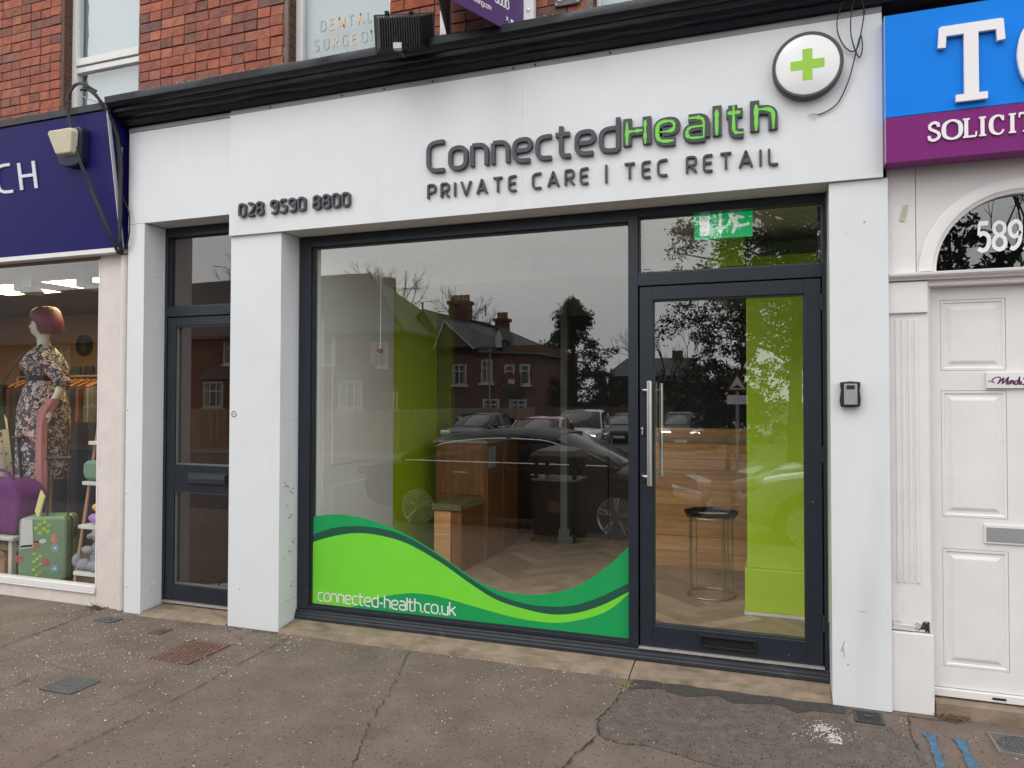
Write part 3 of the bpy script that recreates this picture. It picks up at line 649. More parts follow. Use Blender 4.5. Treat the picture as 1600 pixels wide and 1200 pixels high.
for sx in (-.10, .05): MB().rbox(T((sx, .045, .128)), (.022, .04, .018), (.2, 0, .24)).build('clip', alb, t)
MB().rbox(T((-.01, -.085, -.10)), (.05, .035, .035), (0, 0, .3)).build('knuckle', mat('galvanised', (.4, .4, .38), .5, .1, 30, metal=.7), t)
MB().box(-2.20, -2.12, -.30, -.22, 3.822, 3.832).tube([(-2.165, -.29, 3.83), (-2.165, -.30, 3.755)], .016, 10).tube([(-2.165, -.29, 3.75), (-2.165, -.18, 3.74)], .012, 8).build('bracket', rust, t)
# estate agent V board
t = thing('estate_agent_board', 'purple and white estate agent board projecting from brick wall', 'sign board', (-1.6, 0, 3.85))
purple = mat('board_purple', (.075, .022, .14), .35, .03, 3)
bp = mat('board_white', (.75, .75, .76), .4, .03, 5)
MB().box(-1.437, -1.372, -.02, .03, 3.86, 5.2).build('post', bp, t, bevel=.003)
for zz in (3.975, 4.6): MB().lathe([(0, -.03), (.008, -.029), (.011, -.02)], (-1.404, 0, zz), 10, 'y').build('bolt', steel, t)
# V board panels
W0 = Vector((-1.437, -.02)); dirp = Vector((-sin(radians(22.5)), -cos(radians(22.5)))); nrm = Vector((dirp.y * -1, dirp.x)) * 1
nrm = Vector((cos(radians(22.5)), -sin(radians(22.5))))       # towards the camera side
def PB(s_, z, off): p = W0 + dirp * s_ + nrm * off; return (p.x, p.y, z)
mb = MB(); q = [(0, 3.80), (.74, 3.80), (.74, 4.9), (0, 4.9)]
mb.prism(q, lambda a, z: PB(a, z, 0), lambda a, z: PB(a, z, -.008)); pr = mb.build('board_panel', purple, t)
mb = MB(); W1 = Vector((-1.935, -.02)); d1 = Vector((sin(radians(17.5)), -cos(radians(17.5))))
mb.prism([(0, 3.85), (.72, 3.85), (.72, 4.9), (0, 4.9)], lambda a, z: ((W1 + d1 * a).x, (W1 + d1 * a).y, z), lambda a, z: ((W1 + d1 * a).x + .008, (W1 + d1 * a).y, z))
mb.build('board_panel', mat('board_back', (.16, .15, .15), .7, .1, 6), t)
MB().box(-2.0, -1.937, -.02, .03, 3.84, 5.2).build('post', bp, t, bevel=.003)
fn = lambda s0: (lambda u, v, d: PB(s0 - u, v + zb_, .001 - d))
zb_ = 3.925; text('27 0000', fn(.335), .060, .075, .12, .0012, bp, pr, joined='phone_number', layer=.0002, scalex=.85)
zb_ = 3.862; text('osborneking.com', fn(.52), .034, .06, .12, .0012, bp, pr, joined='web_address', layer=.0002, scalex=.85)
mb = MB()
for i, kind in enumerate('xsfy'):
    s0 = .158 - i * .041; z0 = 3.856
    if kind == 'x':
        for (a, b) in [((0, 0), (.02, .025)), ((0, .025), (.02, 0))]:
            add_stroke(mb, [Vector(a), Vector(b)], .0028, False, lambda u, v, d, s0=s0: PB(s0 - u, z0 + v, .001 - d), -.0012 - (a[1] > 0) * .0003, 0)
    else: mb.prism([(0, 0), (.024, 0), (.024, .024), (0, .024)] if kind != 'f' else poly_circle(.012, .012, .013, 14), lambda a, z, s0=s0: PB(s0 - a, z0 + z, .0022), lambda a, z, s0=s0: PB(s0 - a, z0 + z, .0002))
mb.build('social_icons', bp, pr)
mb = MB(); mb.prism([(.045, 0), (.065, .01), (.045, .02)], lambda a, z: PB(.10 - a - .007, 3.856 + z, .003), lambda a, z: PB(.10 - a - .007, 3.856 + z, .0005)); mb.build('icon_mark', purple, pr)
# street name plate
t = thing('number_plate', 'small old dark plate with worn white figures on the brick pier', 'wall plate', (-1.19, .09, 4.1))
MB().box(-1.268, -1.107, .078, .092, 4.018, 4.15).build('plate', mat('plate_grey', (.13, .12, .13), .6, .3, 20), t, bevel=.004)
text_fit('587', -1.252, -1.125, 4.05, .07, .12, .003, .078, pvc, t, joined='figures')
for x in (-1.255, -1.12): MB().lathe([(0, .073), (.004, .074), (.005, .078)], (x, 0, 4.03), 8, 'y').build('screw', steel, t)

# ---------------------------------------------------------------- display window
y0, y1 = .20, .27
dw = thing('display_window', 'large display window in dark grey frame with green wave graphic', 'window', (-2, .24, 0))
f = MB(); f.box(-3.206, -3.112, y0, y1, .117, 2.752); f.box(-3.112, -.838, y0, y1, 2.682, 2.752); f.box(-3.112, -.838, y0, y1, .117, .142)
f.build('frame', anth, dw, bevel=.0025)
MB().box(-3.112, -3.100, y0 + .022, y1, .142, 2.682).box(-3.100, -.84, y0 + .022, y1, 2.670, 2.682).box(-3.10, -.84, y0 + .022, y1, .142, .153).build('glazing_bead', anth2, dw)
MB().box(-.8375, -.7785, y0 - .004, y1 + .01, .117, 2.752).build('mullion', anth, dw, bevel=.003)
MB().xprof([(.172, .050), (.172, .070), (.178, .074), (.178, .088), (.188, .094), (.188, .108), (.20, .114), (.275, .114), (.275, .050)], -3.208, .270).build('sill', anth2, dw, bevel=.002)
MB().add([(-3.105, .237, .148), (-.838, .237, .148), (-.838, .237, 2.676), (-3.105, .237, 2.676)], [(0, 1, 2, 3)]).build('pane', glz, dw, recalc=False)
dec_g = mat('decal_green', (.012, .30, .085), .35, .04, 3, spec=.3); dec_d = mat('decal_dark_green', (.018, .085, .055), .35, .04, 3, spec=.3); dec_l = mat('decal_lime', (.165, .60, .04), .35, .05, 2, spec=.3)
U0 = [(-3.154, 0.752), (-2.936, 0.787), (-2.729, 0.78), (-2.527, 0.739), (-2.331, 0.673), (-2.093, 0.557), (-1.885, 0.439), (-1.705, 0.371), (-1.552, 0.356), (-1.402, 0.364), (-1.255, 0.403), (-1.111, 0.471), (-0.97, 0.581), (-0.844, 0.703)]
U1 = [(-3.153, 0.616), (-2.935, 0.692), (-2.729, 0.718), (-2.527, 0.708), (-2.331, 0.66), (-2.092, 0.546), (-1.885, 0.426), (-1.705, 0.342), (-1.509, 0.299), (-1.326, 0.297), (-1.173, 0.323), (-1.011, 0.39), (-0.844, 0.486)]
U2 = [(-3.152, 0.566), (-2.935, 0.634), (-2.728, 0.67), (-2.527, 0.66), (-2.331, 0.617), (-2.092, 0.51), (-1.885, 0.393), (-1.705, 0.306), (-1.521, 0.266), (-1.338, 0.248), (-1.173, 0.272), (-1.011, 0.335), (-0.845, 0.432)]
U3 = [(-3.147, -0.046), (-2.93, 0.08), (-2.817, 0.138), (-2.664, 0.199), (-2.524, 0.251), (-2.382, 0.283), (-2.281, 0.295), (-2.115, 0.289), (-1.943, 0.262), (-1.771, 0.233), (-1.573, 0.204), (-1.381, 0.195), (-1.234, 0.21), (-1.059, 0.264), (-0.951, 0.321), (-0.845, 0.42)]
def curve(pts, n=61, x0=-3.098, x1=-.842):
    C = catmull([(a, b, 0) for a, b in pts], 10); out = []
    for i in range(n):
        x = x0 + (x1 - x0) * i / (n - 1); j = 0
        while j < len(C) - 2 and C[j + 1][0] < x: j += 1
        a, b = C[j], C[j + 1]; k = (x - a[0]) / max(1e-6, b[0] - a[0]); out.append((x, a[1] + (b[1] - a[1]) * max(-.3, min(1.3, k))))
    return out
c0, c1, c2, c3 = curve(U0), curve(U1), curve(U2), curve(U3)
bot = [(x, .1435) for x, _ in c0]
def band(up, lo, y, m, nm, parent=dw):
    n_ = len(up); mb = MB(); vs = [(x, y, z) for x, z in up] + [(x, y, min(z, up[i][1] - .0004)) for i, (x, z) in enumerate(lo)] + [(x, y + .0012, z) for x, z in up] + [(x, y + .0012, min(z, up[i][1] - .0004)) for i, (x, z) in enumerate(lo)]
    fs = []
    for i in range(n_ - 1): fs += [(i, i + 1, n_ + i + 1, n_ + i), (2 * n_ + i, 3 * n_ + i, 3 * n_ + i + 1, 2 * n_ + i + 1), (i, 2 * n_ + i, 2 * n_ + i + 1, i + 1), (n_ + i, n_ + i + 1, 3 * n_ + i + 1, 3 * n_ + i)]
    return mb.add(vs, fs).build(nm, m, parent)
gr = band(c0, bot, .2340, dec_g, 'green_vinyl')
band(c1, bot, .2326, dec_d, 'dark_vinyl_band'); band(c2, bot, .2312, dec_l, 'lime_vinyl')
band([(x, min(z, c2[i][1] - .0004)) if z > .1436 else (x, .1440) for i, (x, z) in enumerate(c3)], bot, .2298, dec_g, 'green_vinyl')
text_fit('connected-health.co.uk', -3.055, -1.985, .170, .090, .054, .001, .2296, pvc, dw, joined='web_address', layer=.0002, scalex=1.1)
dots = MB()
for i in range(60):
    x, z = random.uniform(-3.08, -.86), random.uniform(.9, 2.65)
    dots.rbox((x, .2362, z), (random.uniform(.002, .006), .0006, random.uniform(.002, .005)), (random.random() * 3, 0, 0))
dots.build('dried_spots', mat('dried_dirt', (.12, .11, .1), .9), dw, stuff=True)

# ---------------------------------------------------------------- glass door and fanlight
MB().box(.232, .270, .2715, .30, .12, 2.70).box(-.7775, -.755, .2715, .30, .12, 2.70).box(-.755, .232, .2715, .30, 2.262, 2.30).build('rebate_stop', anth2, dw)
fw = thing('door_fanlight', 'narrow window above the glass door in dark grey frame', 'window', (-.26, .24, 2.5))
MB().box(-.7775, .27, y0, y1, 2.704, 2.752).box(.250, .27, y0, y1, .117, 2.704).build('frame', anth, fw, bevel=.0025)
MB().box(-.7775, .2495, y0 - .003, y1, 2.286, 2.362).build('transom', anth, fw, bevel=.0025)
MB().box(-.7775, -.768, y0 + .02, y1, 2.362, 2.704).box(-.768, .2495, y0 + .02, y1, 2.362, 2.371).build('glazing_bead', anth2, fw)
MB().add([(-.777, .237, 2.365), (.25, .237, 2.365), (.25, .237, 2.704), (-.777, .237, 2.704)], [(0, 1, 2, 3)]).build('pane', glz, fw, recalc=False)
dr = thing('glass_door', 'glazed shop door in dark grey aluminium with steel pull bar', 'door', (-.26, .24, .12))
f = MB(); Y0, Y1 = .206, .262
f.box(-.770, -.692, Y0, Y1, .127, 2.280); f.box(.157, .243, Y0, Y1, .127, 2.280); f.box(-.692, .157, Y0, Y1, 2.198, 2.280)
f.box(-.692, .157, Y0, Y1, .127, .253); f.build('leaf', anth, dr, bevel=.003)
MB().box(-.692, -.684, Y0 + .012, Y1, .253, 2.198).box(.149, .157, Y0 + .012, Y1, .253, 2.198).box(-.684, .149, Y0 + .012, Y1, 2.190, 2.198).box(-.684, .149, Y0 + .012, Y1, .253, .261).build('glazing_bead', anth2, dr)
MB().add([(-.688, .237, .257), (.153, .237, .257), (.153, .237, 2.194), (-.688, .237, 2.194)], [(0, 1, 2, 3)]).build('pane', glz, dr, recalc=False)
h = MB().tube([(-.700, .135, 1.09), (-.700, .135, 1.71)], .0155, 16).build('pull_handle', steel, dr, smooth=True, bevel=.0015)
MB().tube([(-.752, .205, 1.655), (-.752, .17, 1.655), (-.73, .135, 1.655), (-.700, .135, 1.655)], .009, 10).tube([(-.752, .205, 1.145), (-.752, .17, 1.145), (-.73, .135, 1.145), (-.700, .135, 1.145)], .009, 10).build('handle_stem', steel, h, smooth=True)
h = MB().tube([(-.66, .34, 1.13), (-.66, .34, 1.70)], .0125, 12).build('inner_pull_handle', steel, dr, smooth=True)
MB().tube([(-.66, .34, 1.66), (-.72, .262, 1.66)], .008, 8).tube([(-.66, .34, 1.16), (-.72, .262, 1.16)], .008, 8).build('handle_stem', steel, h)
lk = MB().box(-.765, -.740, .198, .2055, 1.375, 1.445).build('lock_plate', black, dr, bevel=.002)
MB().lathe([(0, .192), (.008, .193), (.009, .198)], (-.7525, 0, 1.424), 14, 'y').box(-.757, -.748, .193, .1978, 1.39, 1.418).build('lock_cylinder', steel, lk, smooth=False)
lb = MB()
for a in [(-.420, -.408, .163, .232), (-.122, -.110, .163, .232), (-.408, -.122, .163, .175), (-.408, -.122, .220, .232)]: lb.box(a[0], a[1], .190, .2055, a[2], a[3])
lb = lb.build('letter_plate', black, dr, bevel=.002)
MB().box(-.4075, -.1225, .203, .2056, .1755, .2195).build('letter_flap', mat('dark_slot', (.003, .003, .003), .9), lb)
MB().box(-.775, .248, .178, .262, .116, .1255).build('threshold_bar', mat('worn_aluminium', (.45, .42, .4), .5, .25, 40, metal=.5, dirt=((.12, .1, .08), 12, .6, .6, (1, 3, 1))), dr, bevel=.001)
for z in (.32, 1.25, 2.1): MB().tube([(.2465, .200, z), (.2465, .200, z + .09)], .006, 8).build('hinge', anth2, dr)
# running man sign behind the fanlight
t = thing('exit_sign', 'green emergency exit sign with running man and down arrow', 'exit sign', (-.28, .30, 2.65))
exg = mat('exit_green', (.0, .36, .11), .35, .03, 4, emit=((0, .32, .09), .8)); exw = mat('exit_white', (.7, .75, .7), .4, .03, 4, emit=((.7, .75, .7), .5))
ex0, ez0, ew, eh = -.455, 2.562, .335, .165; ry = radians(0)
MB().box(ex0, ex0 + ew, .300, .306, ez0, ez0 + eh).build('panel', exg, t, bevel=.001)
MB().tube([(ex0 + .05, .303, ez0 + eh), (ex0 + .05, .303, 2.75)], .004, 6).tube([(ex0 + ew - .05, .303, ez0 + eh), (ex0 + ew - .05, .303, 2.75)], .004, 6).build('hanger_rod', steel, t)
def eb(poly, nm):
    MB().face([(ex0 + a * ew, ez0 + b * eh) for a, b in poly], .2975, .2998).build(nm, exw, t)
eb([(.10, .12), (.27, .12), (.27, .84), (.10, .84)], 'door_pictogram')
eb([(.435, .9), (.475, .9), (.475, .40), (.53, .40), (.455, .16), (.385, .40), (.435, .40)], 'arrow')
eb([(.60, .86), (.655, .90), (.69, .86), (.67, .76), (.70, .74), (.76, .80), (.85, .74), (.87, .70), (.83, .66), (.77, .70), (.74, .60), (.79, .46), (.95, .50), (.95, .41), (.80, .37), (.755, .40), (.73, .32), (.685, .14), (.64, .16), (.67, .34), (.69, .48), (.65, .60), (.62, .54), (.58, .56), (.605, .68), (.625, .74), (.60, .78)], 'running_man')

# ---------------------------------------------------------------- narrow door on the left
sdn = thing('narrow_door', 'narrow dark grey door with two panes and letter plate', 'door', (-4.05, .24, .05))
f = MB()
f.box(-4.415, -4.336, .208, .262, .066, 2.225); f.box(-3.745, -3.665, .208, .262, .066, 2.225)
f.box(-4.336, -3.745, .208, .262, 2.156, 2.225); f.box(-4.336, -3.745, .208, .262, .892, 1.098); f.box(-4.336, -3.745, .208, .262, .066, .188)
f.build('leaf', anth, sdn, bevel=.003)
f = MB()
for a, b in ((.188, .892), (1.098, 2.156)): f.box(-4.336, -4.328, .222, .262, a, b); f.box(-4.328, -3.745, .222, .262, b - .008, b); f.box(-4.328, -3.745, .222, .262, a, a + .008)
f.build('glazing_bead', mat('grey_gasket', (.14, .14, .14), .5), sdn)
for a, b in ((.192, .888), (1.102, 2.152)): MB().add([(-4.332, .24, a), (-3.745, .24, a), (-3.745, .24, b), (-4.332, .24, b)], [(0, 1, 2, 3)]).build('pane', glz_door, sdn, recalc=False)
lb = MB().box(-4.195, -3.83, .196, .2075, .957, 1.042).build('letter_plate', anth, sdn, bevel=.003)
MB().xprof([(.188, .965), (.183, 1.0), (.187, 1.034), (.1955, 1.034), (.1955, .965)], -4.185, -3.84).build('letter_flap', anth2, lb)
MB().box(-4.43, -3.65, .19, .262, .046, .062).build('threshold_bar', bpy.data.materials['worn_aluminium'], sdn)
ff = thing('narrow_fanlight', 'dark framed fanlight over the narrow door', 'window', (-4.05, .24, 2.5))
MB().box(-4.462, -4.418, .2, .27, .05, 2.91).box(-3.66, -3.642, .2, .27, .05, 2.91).box(-4.418, -3.66, .2, .27, 2.845, 2.91).build('frame', anth, ff, bevel=.0025)
MB().box(-4.418, -3.66, .197, .27, 2.231, 2.306).build('transom', anth, ff, bevel=.0025)
MB().box(-4.418, -4.406, .222, .27, 2.306, 2.845).box(-4.406, -3.66, .222, .27, 2.306, 2.316).build('glazing_bead', anth2, ff)
MB().add([(-4.412, .24, 2.31), (-3.66, .24, 2.31), (-3.66, .24, 2.845), (-4.412, .24, 2.845)], [(0, 1, 2, 3)]).build('pane', glz_door, ff, recalc=False)
# hall behind the narrow door
hallw = mat('hall_wall', (.34, .17, .10), .8, .15, 5); hallf = mat('hall_floor', (.10, .07, .05), .7, .3, 12)
for nm, b in [('hall_wall', (-4.56, -4.48, .27, 4, .02, 3.0)), ('hall_wall', (-3.66, -3.60, .27, 4, .02, 3.0)), ('hall_wall', (-4.48, -3.66, 2.2, 2.26, .02, 3.0))]: struct(MB().box(*b).build(nm, hallw))
struct(MB().box(-4.48, -3.66, .26, 4, -.02, .06).build('hall_floor', hallf)); struct(MB().box(-4.56, -3.6, .27, 4, 2.92, 3.0).build('hall_ceiling', mat('ceiling_cream', (.5, .48, .43), .8)))
t = thing('rolled_rug', 'pale rolled rug lying inside the narrow door', 'rug', (-4.0, .45, .06))
rugm = mat('rug_cream', (.42, .33, .2), .9, .35, 26)
sp = [(.001 + .012 * a, a * .9) for a in range(0, 30)]
MB().tube([(-4.24, .36, .105), (-3.95, .42, .12), (-3.70, .50, .12)], [.045, .06, .06], 14).build('roll', rugm, t, smooth=True)
MB().box(-4.10, -3.70, .30, .55, .060, .070).build('loose_end', mat('rug_grey', (.25, .23, .2), .9, .4, 30), t)
for i, x in enumerate((-4.05, -3.85)): MB().tube([(x, .41 + .03 * i, .115), (x + .012, .412 + .03 * i, .118)], .063, 14).build('binding', black, t)

# ---------------------------------------------------------------- white doorway on the right
t = thing('right_doorway', 'white painted timber doorway with arched fanlight', 'doorway', (1.15, .1, 0))
TW = timber_white
p = MB().box(.5605, .745, .052, .14, .41, 2.216).build('pilaster', TW, t, bevel=.004)
for i in range(4):
    xx = .598 + i * .03; MB().tube([(xx, .051, .66), (xx, .051, 2.015)], .0085, 8).build('flute', TW, p, smooth=True)
MB().box(.558, .74, .034, .052, 2.05, 2.21).build('capital', TW, p, bevel=.003)
MB().box(.557, .752, .028, .14, .0, .405).build('plinth', TW, p, bevel=.004)
mb = MB()
for i in range(9): mb.tube([(.70 + .035 * cos(i), .05, .41 + .004 * i), (.72 + .01 * sin(i * 2), .046, .43 + .012 * (i % 4)), (.735, .05, .415 + .006 * i)], .0035, 5)
mb.build('rotten_splinters', mat('rotten_wood', (.05, .035, .025), 1, .5, 40), p)
MB().rbox((.62, .047, .428), (.10, .006, .028), (.25, .04, 0)).rbox((.68, .045, .44), (.03, .006, .05), (.4, .3, 0)).rbox((.59, .048, .45), (.04, .005, .03), (.2, -.2, 0)).build('peeling_paint', mat('flaking_paint', (.68, .66, .64), .6, .1, 30, bump=.006, bs=40), p)
MB().box(.7455, .757, .075, .16, .09, 2.19).build('door_lining', TW, t); MB().box(1.556, 1.60, .075, .16, .09, 2.19).build('door_lining', TW, t)
MB().box(1.60, 1.78, .052, .14, 0, 2.216).build('pilaster', TW, t, bevel=.004)
MB().xprof([(.01, 2.232), (.0, 2.24), (-.002, 2.252), (.05, 2.262), (.14, 2.262), (.14, 2.218), (.03, 2.218), (.024, 2.23)], .559, 2.4).build('ledge', TW, t, bevel=.001)
MB().xprof([(.075, 2.186), (.06, 2.19), (.06, 2.2175), (.14, 2.2175), (.14, 2.186)], .7455, 1.6).build('head_moulding', TW, t)
# tympanum wall with the arched hole
cx, cz, ri, ro = 1.155, 2.262, .372, .452
mb = MB(); arcp = poly_circle(cx, cz, ro, 32, pi, 0, True)
for i in range(len(arcp) - 1):
    (xa, za), (xb, zb2) = arcp[i], arcp[i + 1]
    mb.add([(xa, .062, za), (xb, .062, zb2), (xb, .062, 2.82), (xa, .062, 2.82)], [(0, 1, 2, 3)])
mb.box(.695, cx - ro, .062, .14, 2.262, 2.82); mb.box(cx + ro, 2.4, .062, .14, 2.262, 2.82)
mb.build('panel_above_door', TW, t, recalc=False); MB().box(.5585, .692, .060, .14, 2.262, 2.82).build('side_board', TW, t, bevel=.002)
mb = MB(); steps = [(ro, .061), (ro, .045), (ro - .012, .038), (ri + .02, .038), (ri + .012, .048), (ri, .052), (ri, .10)]
mb.loft([[(cx + r_ * cos(pi - pi * i / 40), yy, cz + r_ * sin(pi - pi * i / 40)) for r_, yy in steps] for i in range(41)], caps=False); mb.build('arch_moulding', TW, t, smooth=True)
mb = MB(); ap = poly_circle(cx, cz, ri + .01, 40, pi, 0, True); mb.add([(cx, .088, cz)] + [(a, .088, b_) for a, b_ in ap], [(0, i, i + 1) for i in range(1, 41)][::1])
glz_dk = glass('dark_glass', 4.2, (.25, .26, .27))
o = mb.build('fanlight_glass', glz_dk, t, recalc=False)
import mathutils
if o.data.polygons[0].normal.y > 0: o.data.flip_normals()
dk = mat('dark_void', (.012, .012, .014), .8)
MB().box(.93, 1.04, .10, .12, 2.262, 2.62).box(1.27, 1.38, .10, .12, 2.262, 2.62).box(.77, 1.54, .122, .14, 2.38, 2.43).build('glazing_bar', dk, t)
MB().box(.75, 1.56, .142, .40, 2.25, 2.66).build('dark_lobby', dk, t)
def serif_num(ch, x, z, h_, y, m, parent, sx=1.):
    P = {'5': [([(.42, .95), (.08, .95)], .075), ([(.10, .95), (.08, .55)], .05), ([(.08, .55), (.25, .62), (.42, .5), (.44, .3), (.35, .1), (.18, .04), (.05, .12)], .075)],
         '8': [([(.25, .53), (.08, .65), (.08, .85), (.25, .95), (.42, .85), (.42, .65), (.25, .53)], .06), ([(.25, .53), (.06, .38), (.06, .16), (.25, .05), (.44, .16), (.44, .38), (.25, .53)], .07)],
         '9': [([(.42, .62), (.25, .45), (.08, .55), (.07, .8), (.25, .95), (.42, .85), (.44, .6), (.38, .25), (.2, .06), (.07, .1)], .07)],
         'A': [([(.02, .05), (.25, .95)], .045), ([(.25, .95), (.5, .05)], .085), ([(.12, .35), (.4, .35)], .04), ([(-.06, .03), (.12, .03)], .03), ([(.38, .03), (.62, .03)], .03)],
         'T': [([(.02, .93), (.86, .93)], .065), ([(.05, .98), (.03, .72)], .055), ([(.83, .98), (.85, .72)], .055), ([(.44, .95), (.44, .06)], .1), ([(.22, .045), (.66, .045)], .045)],
         'O': [([(.45, .97), (.14, .82), (.07, .5), (.14, .18), (.45, .03), (.76, .18), (.83, .5), (.76, .82), (.45, .97)], [.05, .085, .105, .085, .05, .085, .105, .085, .05])],
         'S': [([(.5, .72), (.46, .88), (.3, .95), (.12, .85), (.12, .65), (.3, .53), (.5, .38), (.5, .18), (.3, .05), (.12, .1), (.06, .28)], .07), ([(.5, .95), (.5, .72)], .03), ([(.06, .05), (.06, .3)], .03)],
         'L': [([(.14, .95), (.14, .05)], .085), ([(.0, .95), (.3, .95)], .045), ([(.0, .05), (.56, .05)], .05), ([(.56, .05), (.58, .28)], .035)],
         'I': [([(.17, .95), (.17, .05)], .085), ([(.02, .95), (.32, .95)], .045), ([(.02, .05), (.32, .05)], .045)],
         'C': [([(.6, .72), (.52, .9), (.36, .96), (.15, .82), (.08, .5), (.15, .18), (.36, .04), (.52, .08), (.62, .24)], [.05, .05, .05, .085, .1, .085, .05, .045, .04]), ([(.61, .96), (.61, .7)], .03)],
         't': [([(.02, .95), (.6, .95)], .05), ([(.03, .97), (.02, .76)], .035), ([(.59, .97), (.6, .76)], .035), ([(.31, .95), (.31, .05)], .085), ([(.16, .05), (.46, .05)], .045)],
         'R': [([(.14, .95), (.14, .05)], .085), ([(.0, .95), (.3, .95), (.5, .82), (.48, .6), (.3, .5), (.14, .5)], .05), ([(.3, .5), (.62, .05)], .07), ([(.0, .05), (.3, .05)], .045)]}[ch]
    mb = MB(); kk = 0
    for pts_, wd_ in P:
        Q = [Vector((a, b_)) for a, b_ in pts_]; cl = False
        if len(pts_) > 4:
            cl = pts_[0] == pts_[-1]
            C = catmull([(a, b_, 0) for a, b_ in (pts_[:-1] if cl else pts_)], 5, cl); Q = [Vector((a[0], a[1])) for a in C]
            if isinstance(wd_, list):
                ww = wd_[:-1] if cl else wd_; N_ = len(ww); wl = []
                for i in range(len(Q)):
                    f_ = i / 5; a_ = int(f_); wl.append(ww[a_ % N_] * (1 - f_ + a_) + ww[(a_ + 1) % N_ if cl else min(a_ + 1, N_ - 1)] * (f_ - a_))
                wd_ = wl
        add_stroke(mb, Q, wd_, cl, lambda u, v, d: (x + u * h_ * sx, y + d, z + v * h_), -m[1] - .0003 * kk, 0); kk += 1
    return mb.build('letter' if ch.isalpha() else 'digit', m[0], parent)
wlet = mat('white_letter', (.78, .75, .76), .4, .02, 5)
for i, ch in enumerate('589A'): serif_num(ch, .972 + i * .069, 2.354, .153, .0865, (wlet, .0015), t, .8)
# six panel door
d = thing('white_panel_door', 'white six panel front door with letter plate', 'door', (1.15, .13, .1))
MB().box(.758, 1.555, .130, .165, .122, 2.184).build('leaf', TW, d)
for x0, x1 in ((.815, 1.100), (1.215, 1.50)):
    for z0, z1 in ((1.755, 2.115), (1.000, 1.645), (.232, .830)):
        mb = MB(); rr = lambda a, y: [(x0 + a, y, z0 + a), (x1 - a, y, z0 + a), (x1 - a, y, z1 - a), (x0 + a, y, z1 - a)]
        mb.loft([rr(-.004, .131), rr(-.001, .1245), rr(.010, .1245), rr(.016, .134 - .004), rr(.028, .1298), rr(.046, .1225), rr(.052, .122)], caps=False)
        k = len(mb.v) - 4; mb.f.append((k, k + 1, k + 2, k + 3)); mb.build('panel', TW, d)
# stiles and rails proud of the panels
mb = MB()
for a in [(.758, .811, .122, 2.184), (1.104, 1.211, .122, 2.184), (1.504, 1.555, .122, 2.184)]: mb.box(a[0], a[1], .1235, .1298, a[2], a[3])
for z0, z1 in ((2.119, 2.184), (1.649, 1.751), (.834, .996), (.122, .228)):
    for x0, x1 in ((.811, 1.104), (1.211, 1.504)): mb.box(x0, x1, .1235, .1298, z0, z1)
mb.build('stiles_and_rails', TW, d)
lp = MB().box(.997, 1.30, .112, .1232, .872, .968).build('letter_plate', pvc, d, bevel=.002)
MB().box(1.006, 1.291, .107, .1118, .885, .955).build('letter_flap', mat('grey_flap', (.27, .27, .28), .4, .05, 9), lp, bevel=.0015)
MB().box(.757, 1.56, .10, .17, .080, .1185).build('door_sill', pvc, d, bevel=.003)
MB().box(1.02, 1.08, .096, .0999, .094, .104).build('drain_slot', black, d)
sg = thing('door_plaque', 'white plaque with purple script lettering on the panel door', 'sign', (1.2, .1, 1.7))
MB().box(1.012, 1.36, .105, .1215, 1.660, 1.739).build('plate', mat('plaque_white', (.74, .72, .76), .3), sg, bevel=.001)
MB().lathe([(0, .101), (.005, .102), (.007, .105)], (1.026, 0, 1.698), 12, 'y').build('screw', steel, sg)
ink = mat('purple_ink', (.09, .02, .06), .4)
scr = [[(0, .3), (-.3, .55), (.1, 1.0), (.62, .95), (.3, .1)], [(.3, .1), (.95, .95), (.8, .15), (1.45, 1.02), (1.2, .2), (1.3, .08)], [(1.45, .6), (1.38, .15), (1.5, .1), (1.72, .6), (1.66, .1)], [(1.68, .3), (1.95, .6), (1.92, .12), (2.05, .12)],
       [(2.4, .55), (2.15, .5), (2.1, .15), (2.3, .1), (2.62, 1.05), (2.5, .12), (2.62, .1)], [(2.62, .3), (2.78, .45), (2.7, .1), (2.95, .1)], [(3.65, .95), (3.3, 1.05), (3.05, .8), (3.4, .5), (3.4, .1), (2.9, .05)], [(3.85, .55), (3.75, -.3)], [(3.85, .5), (4.1, .4), (3.9, .1)]]
mb = MB()
for i, s_ in enumerate(scr):
    C = catmull([(a, b_, 0) for a, b_ in s_], 6); add_stroke(mb, [Vector((p_[0], p_[1])) for p_ in C], [.05 + .035 * abs(sin(j * .5)) for j in range(len(C))], False, lambda u, v, dd: (1.048 + u * .0415, .1048 + dd, 1.677 + v * .037), -.0006 - .0002 * i, 0)
mb.build('script_lettering', ink, sg)
o = MB().box(.76, 1.56, .03, .17, -.02, .07).build('step', stone, None, bevel=.004); tag(o, 'low brown stone step below the white panel door', 'step'); o.name = 'doorstep'
brs = MB()
for i in range(60):
    a = random.uniform(0, pi); x, y_ = random.uniform(.755, .9), random.uniform(-.01, .05); l_ = random.uniform(.01, .035)
    brs.rbox((x, y_, .012 + random.uniform(0, .01)), (l_, .004, .003), (0, random.uniform(-.3, .3), a))
o = brs.build('dead_leaves', mat('dead_leaf', (.16, .09, .05), .9, .4, 30)); o['kind'] = 'stuff'; tag(o, 'brown twigs and leaf litter by the foot of the white doorway', 'leaf litter')
o = MB().rbox((.638, .0565, 2.575), (.024, .0015, .088), (0, .22, 0)).build('masking_tape', mat('old_tape', (.5, .46, .36), .7, .1, 20)); tag(o, 'strip of old masking tape on the white board by the arch', 'tape')
struct(MB().box(.56, 6, .15, .30, 2.66, 3.6).build('wall_behind_sign', TW)); struct(MB().box(1.79, 6, .15, .3, 0, 2.66).build('neighbour_wall', TW))
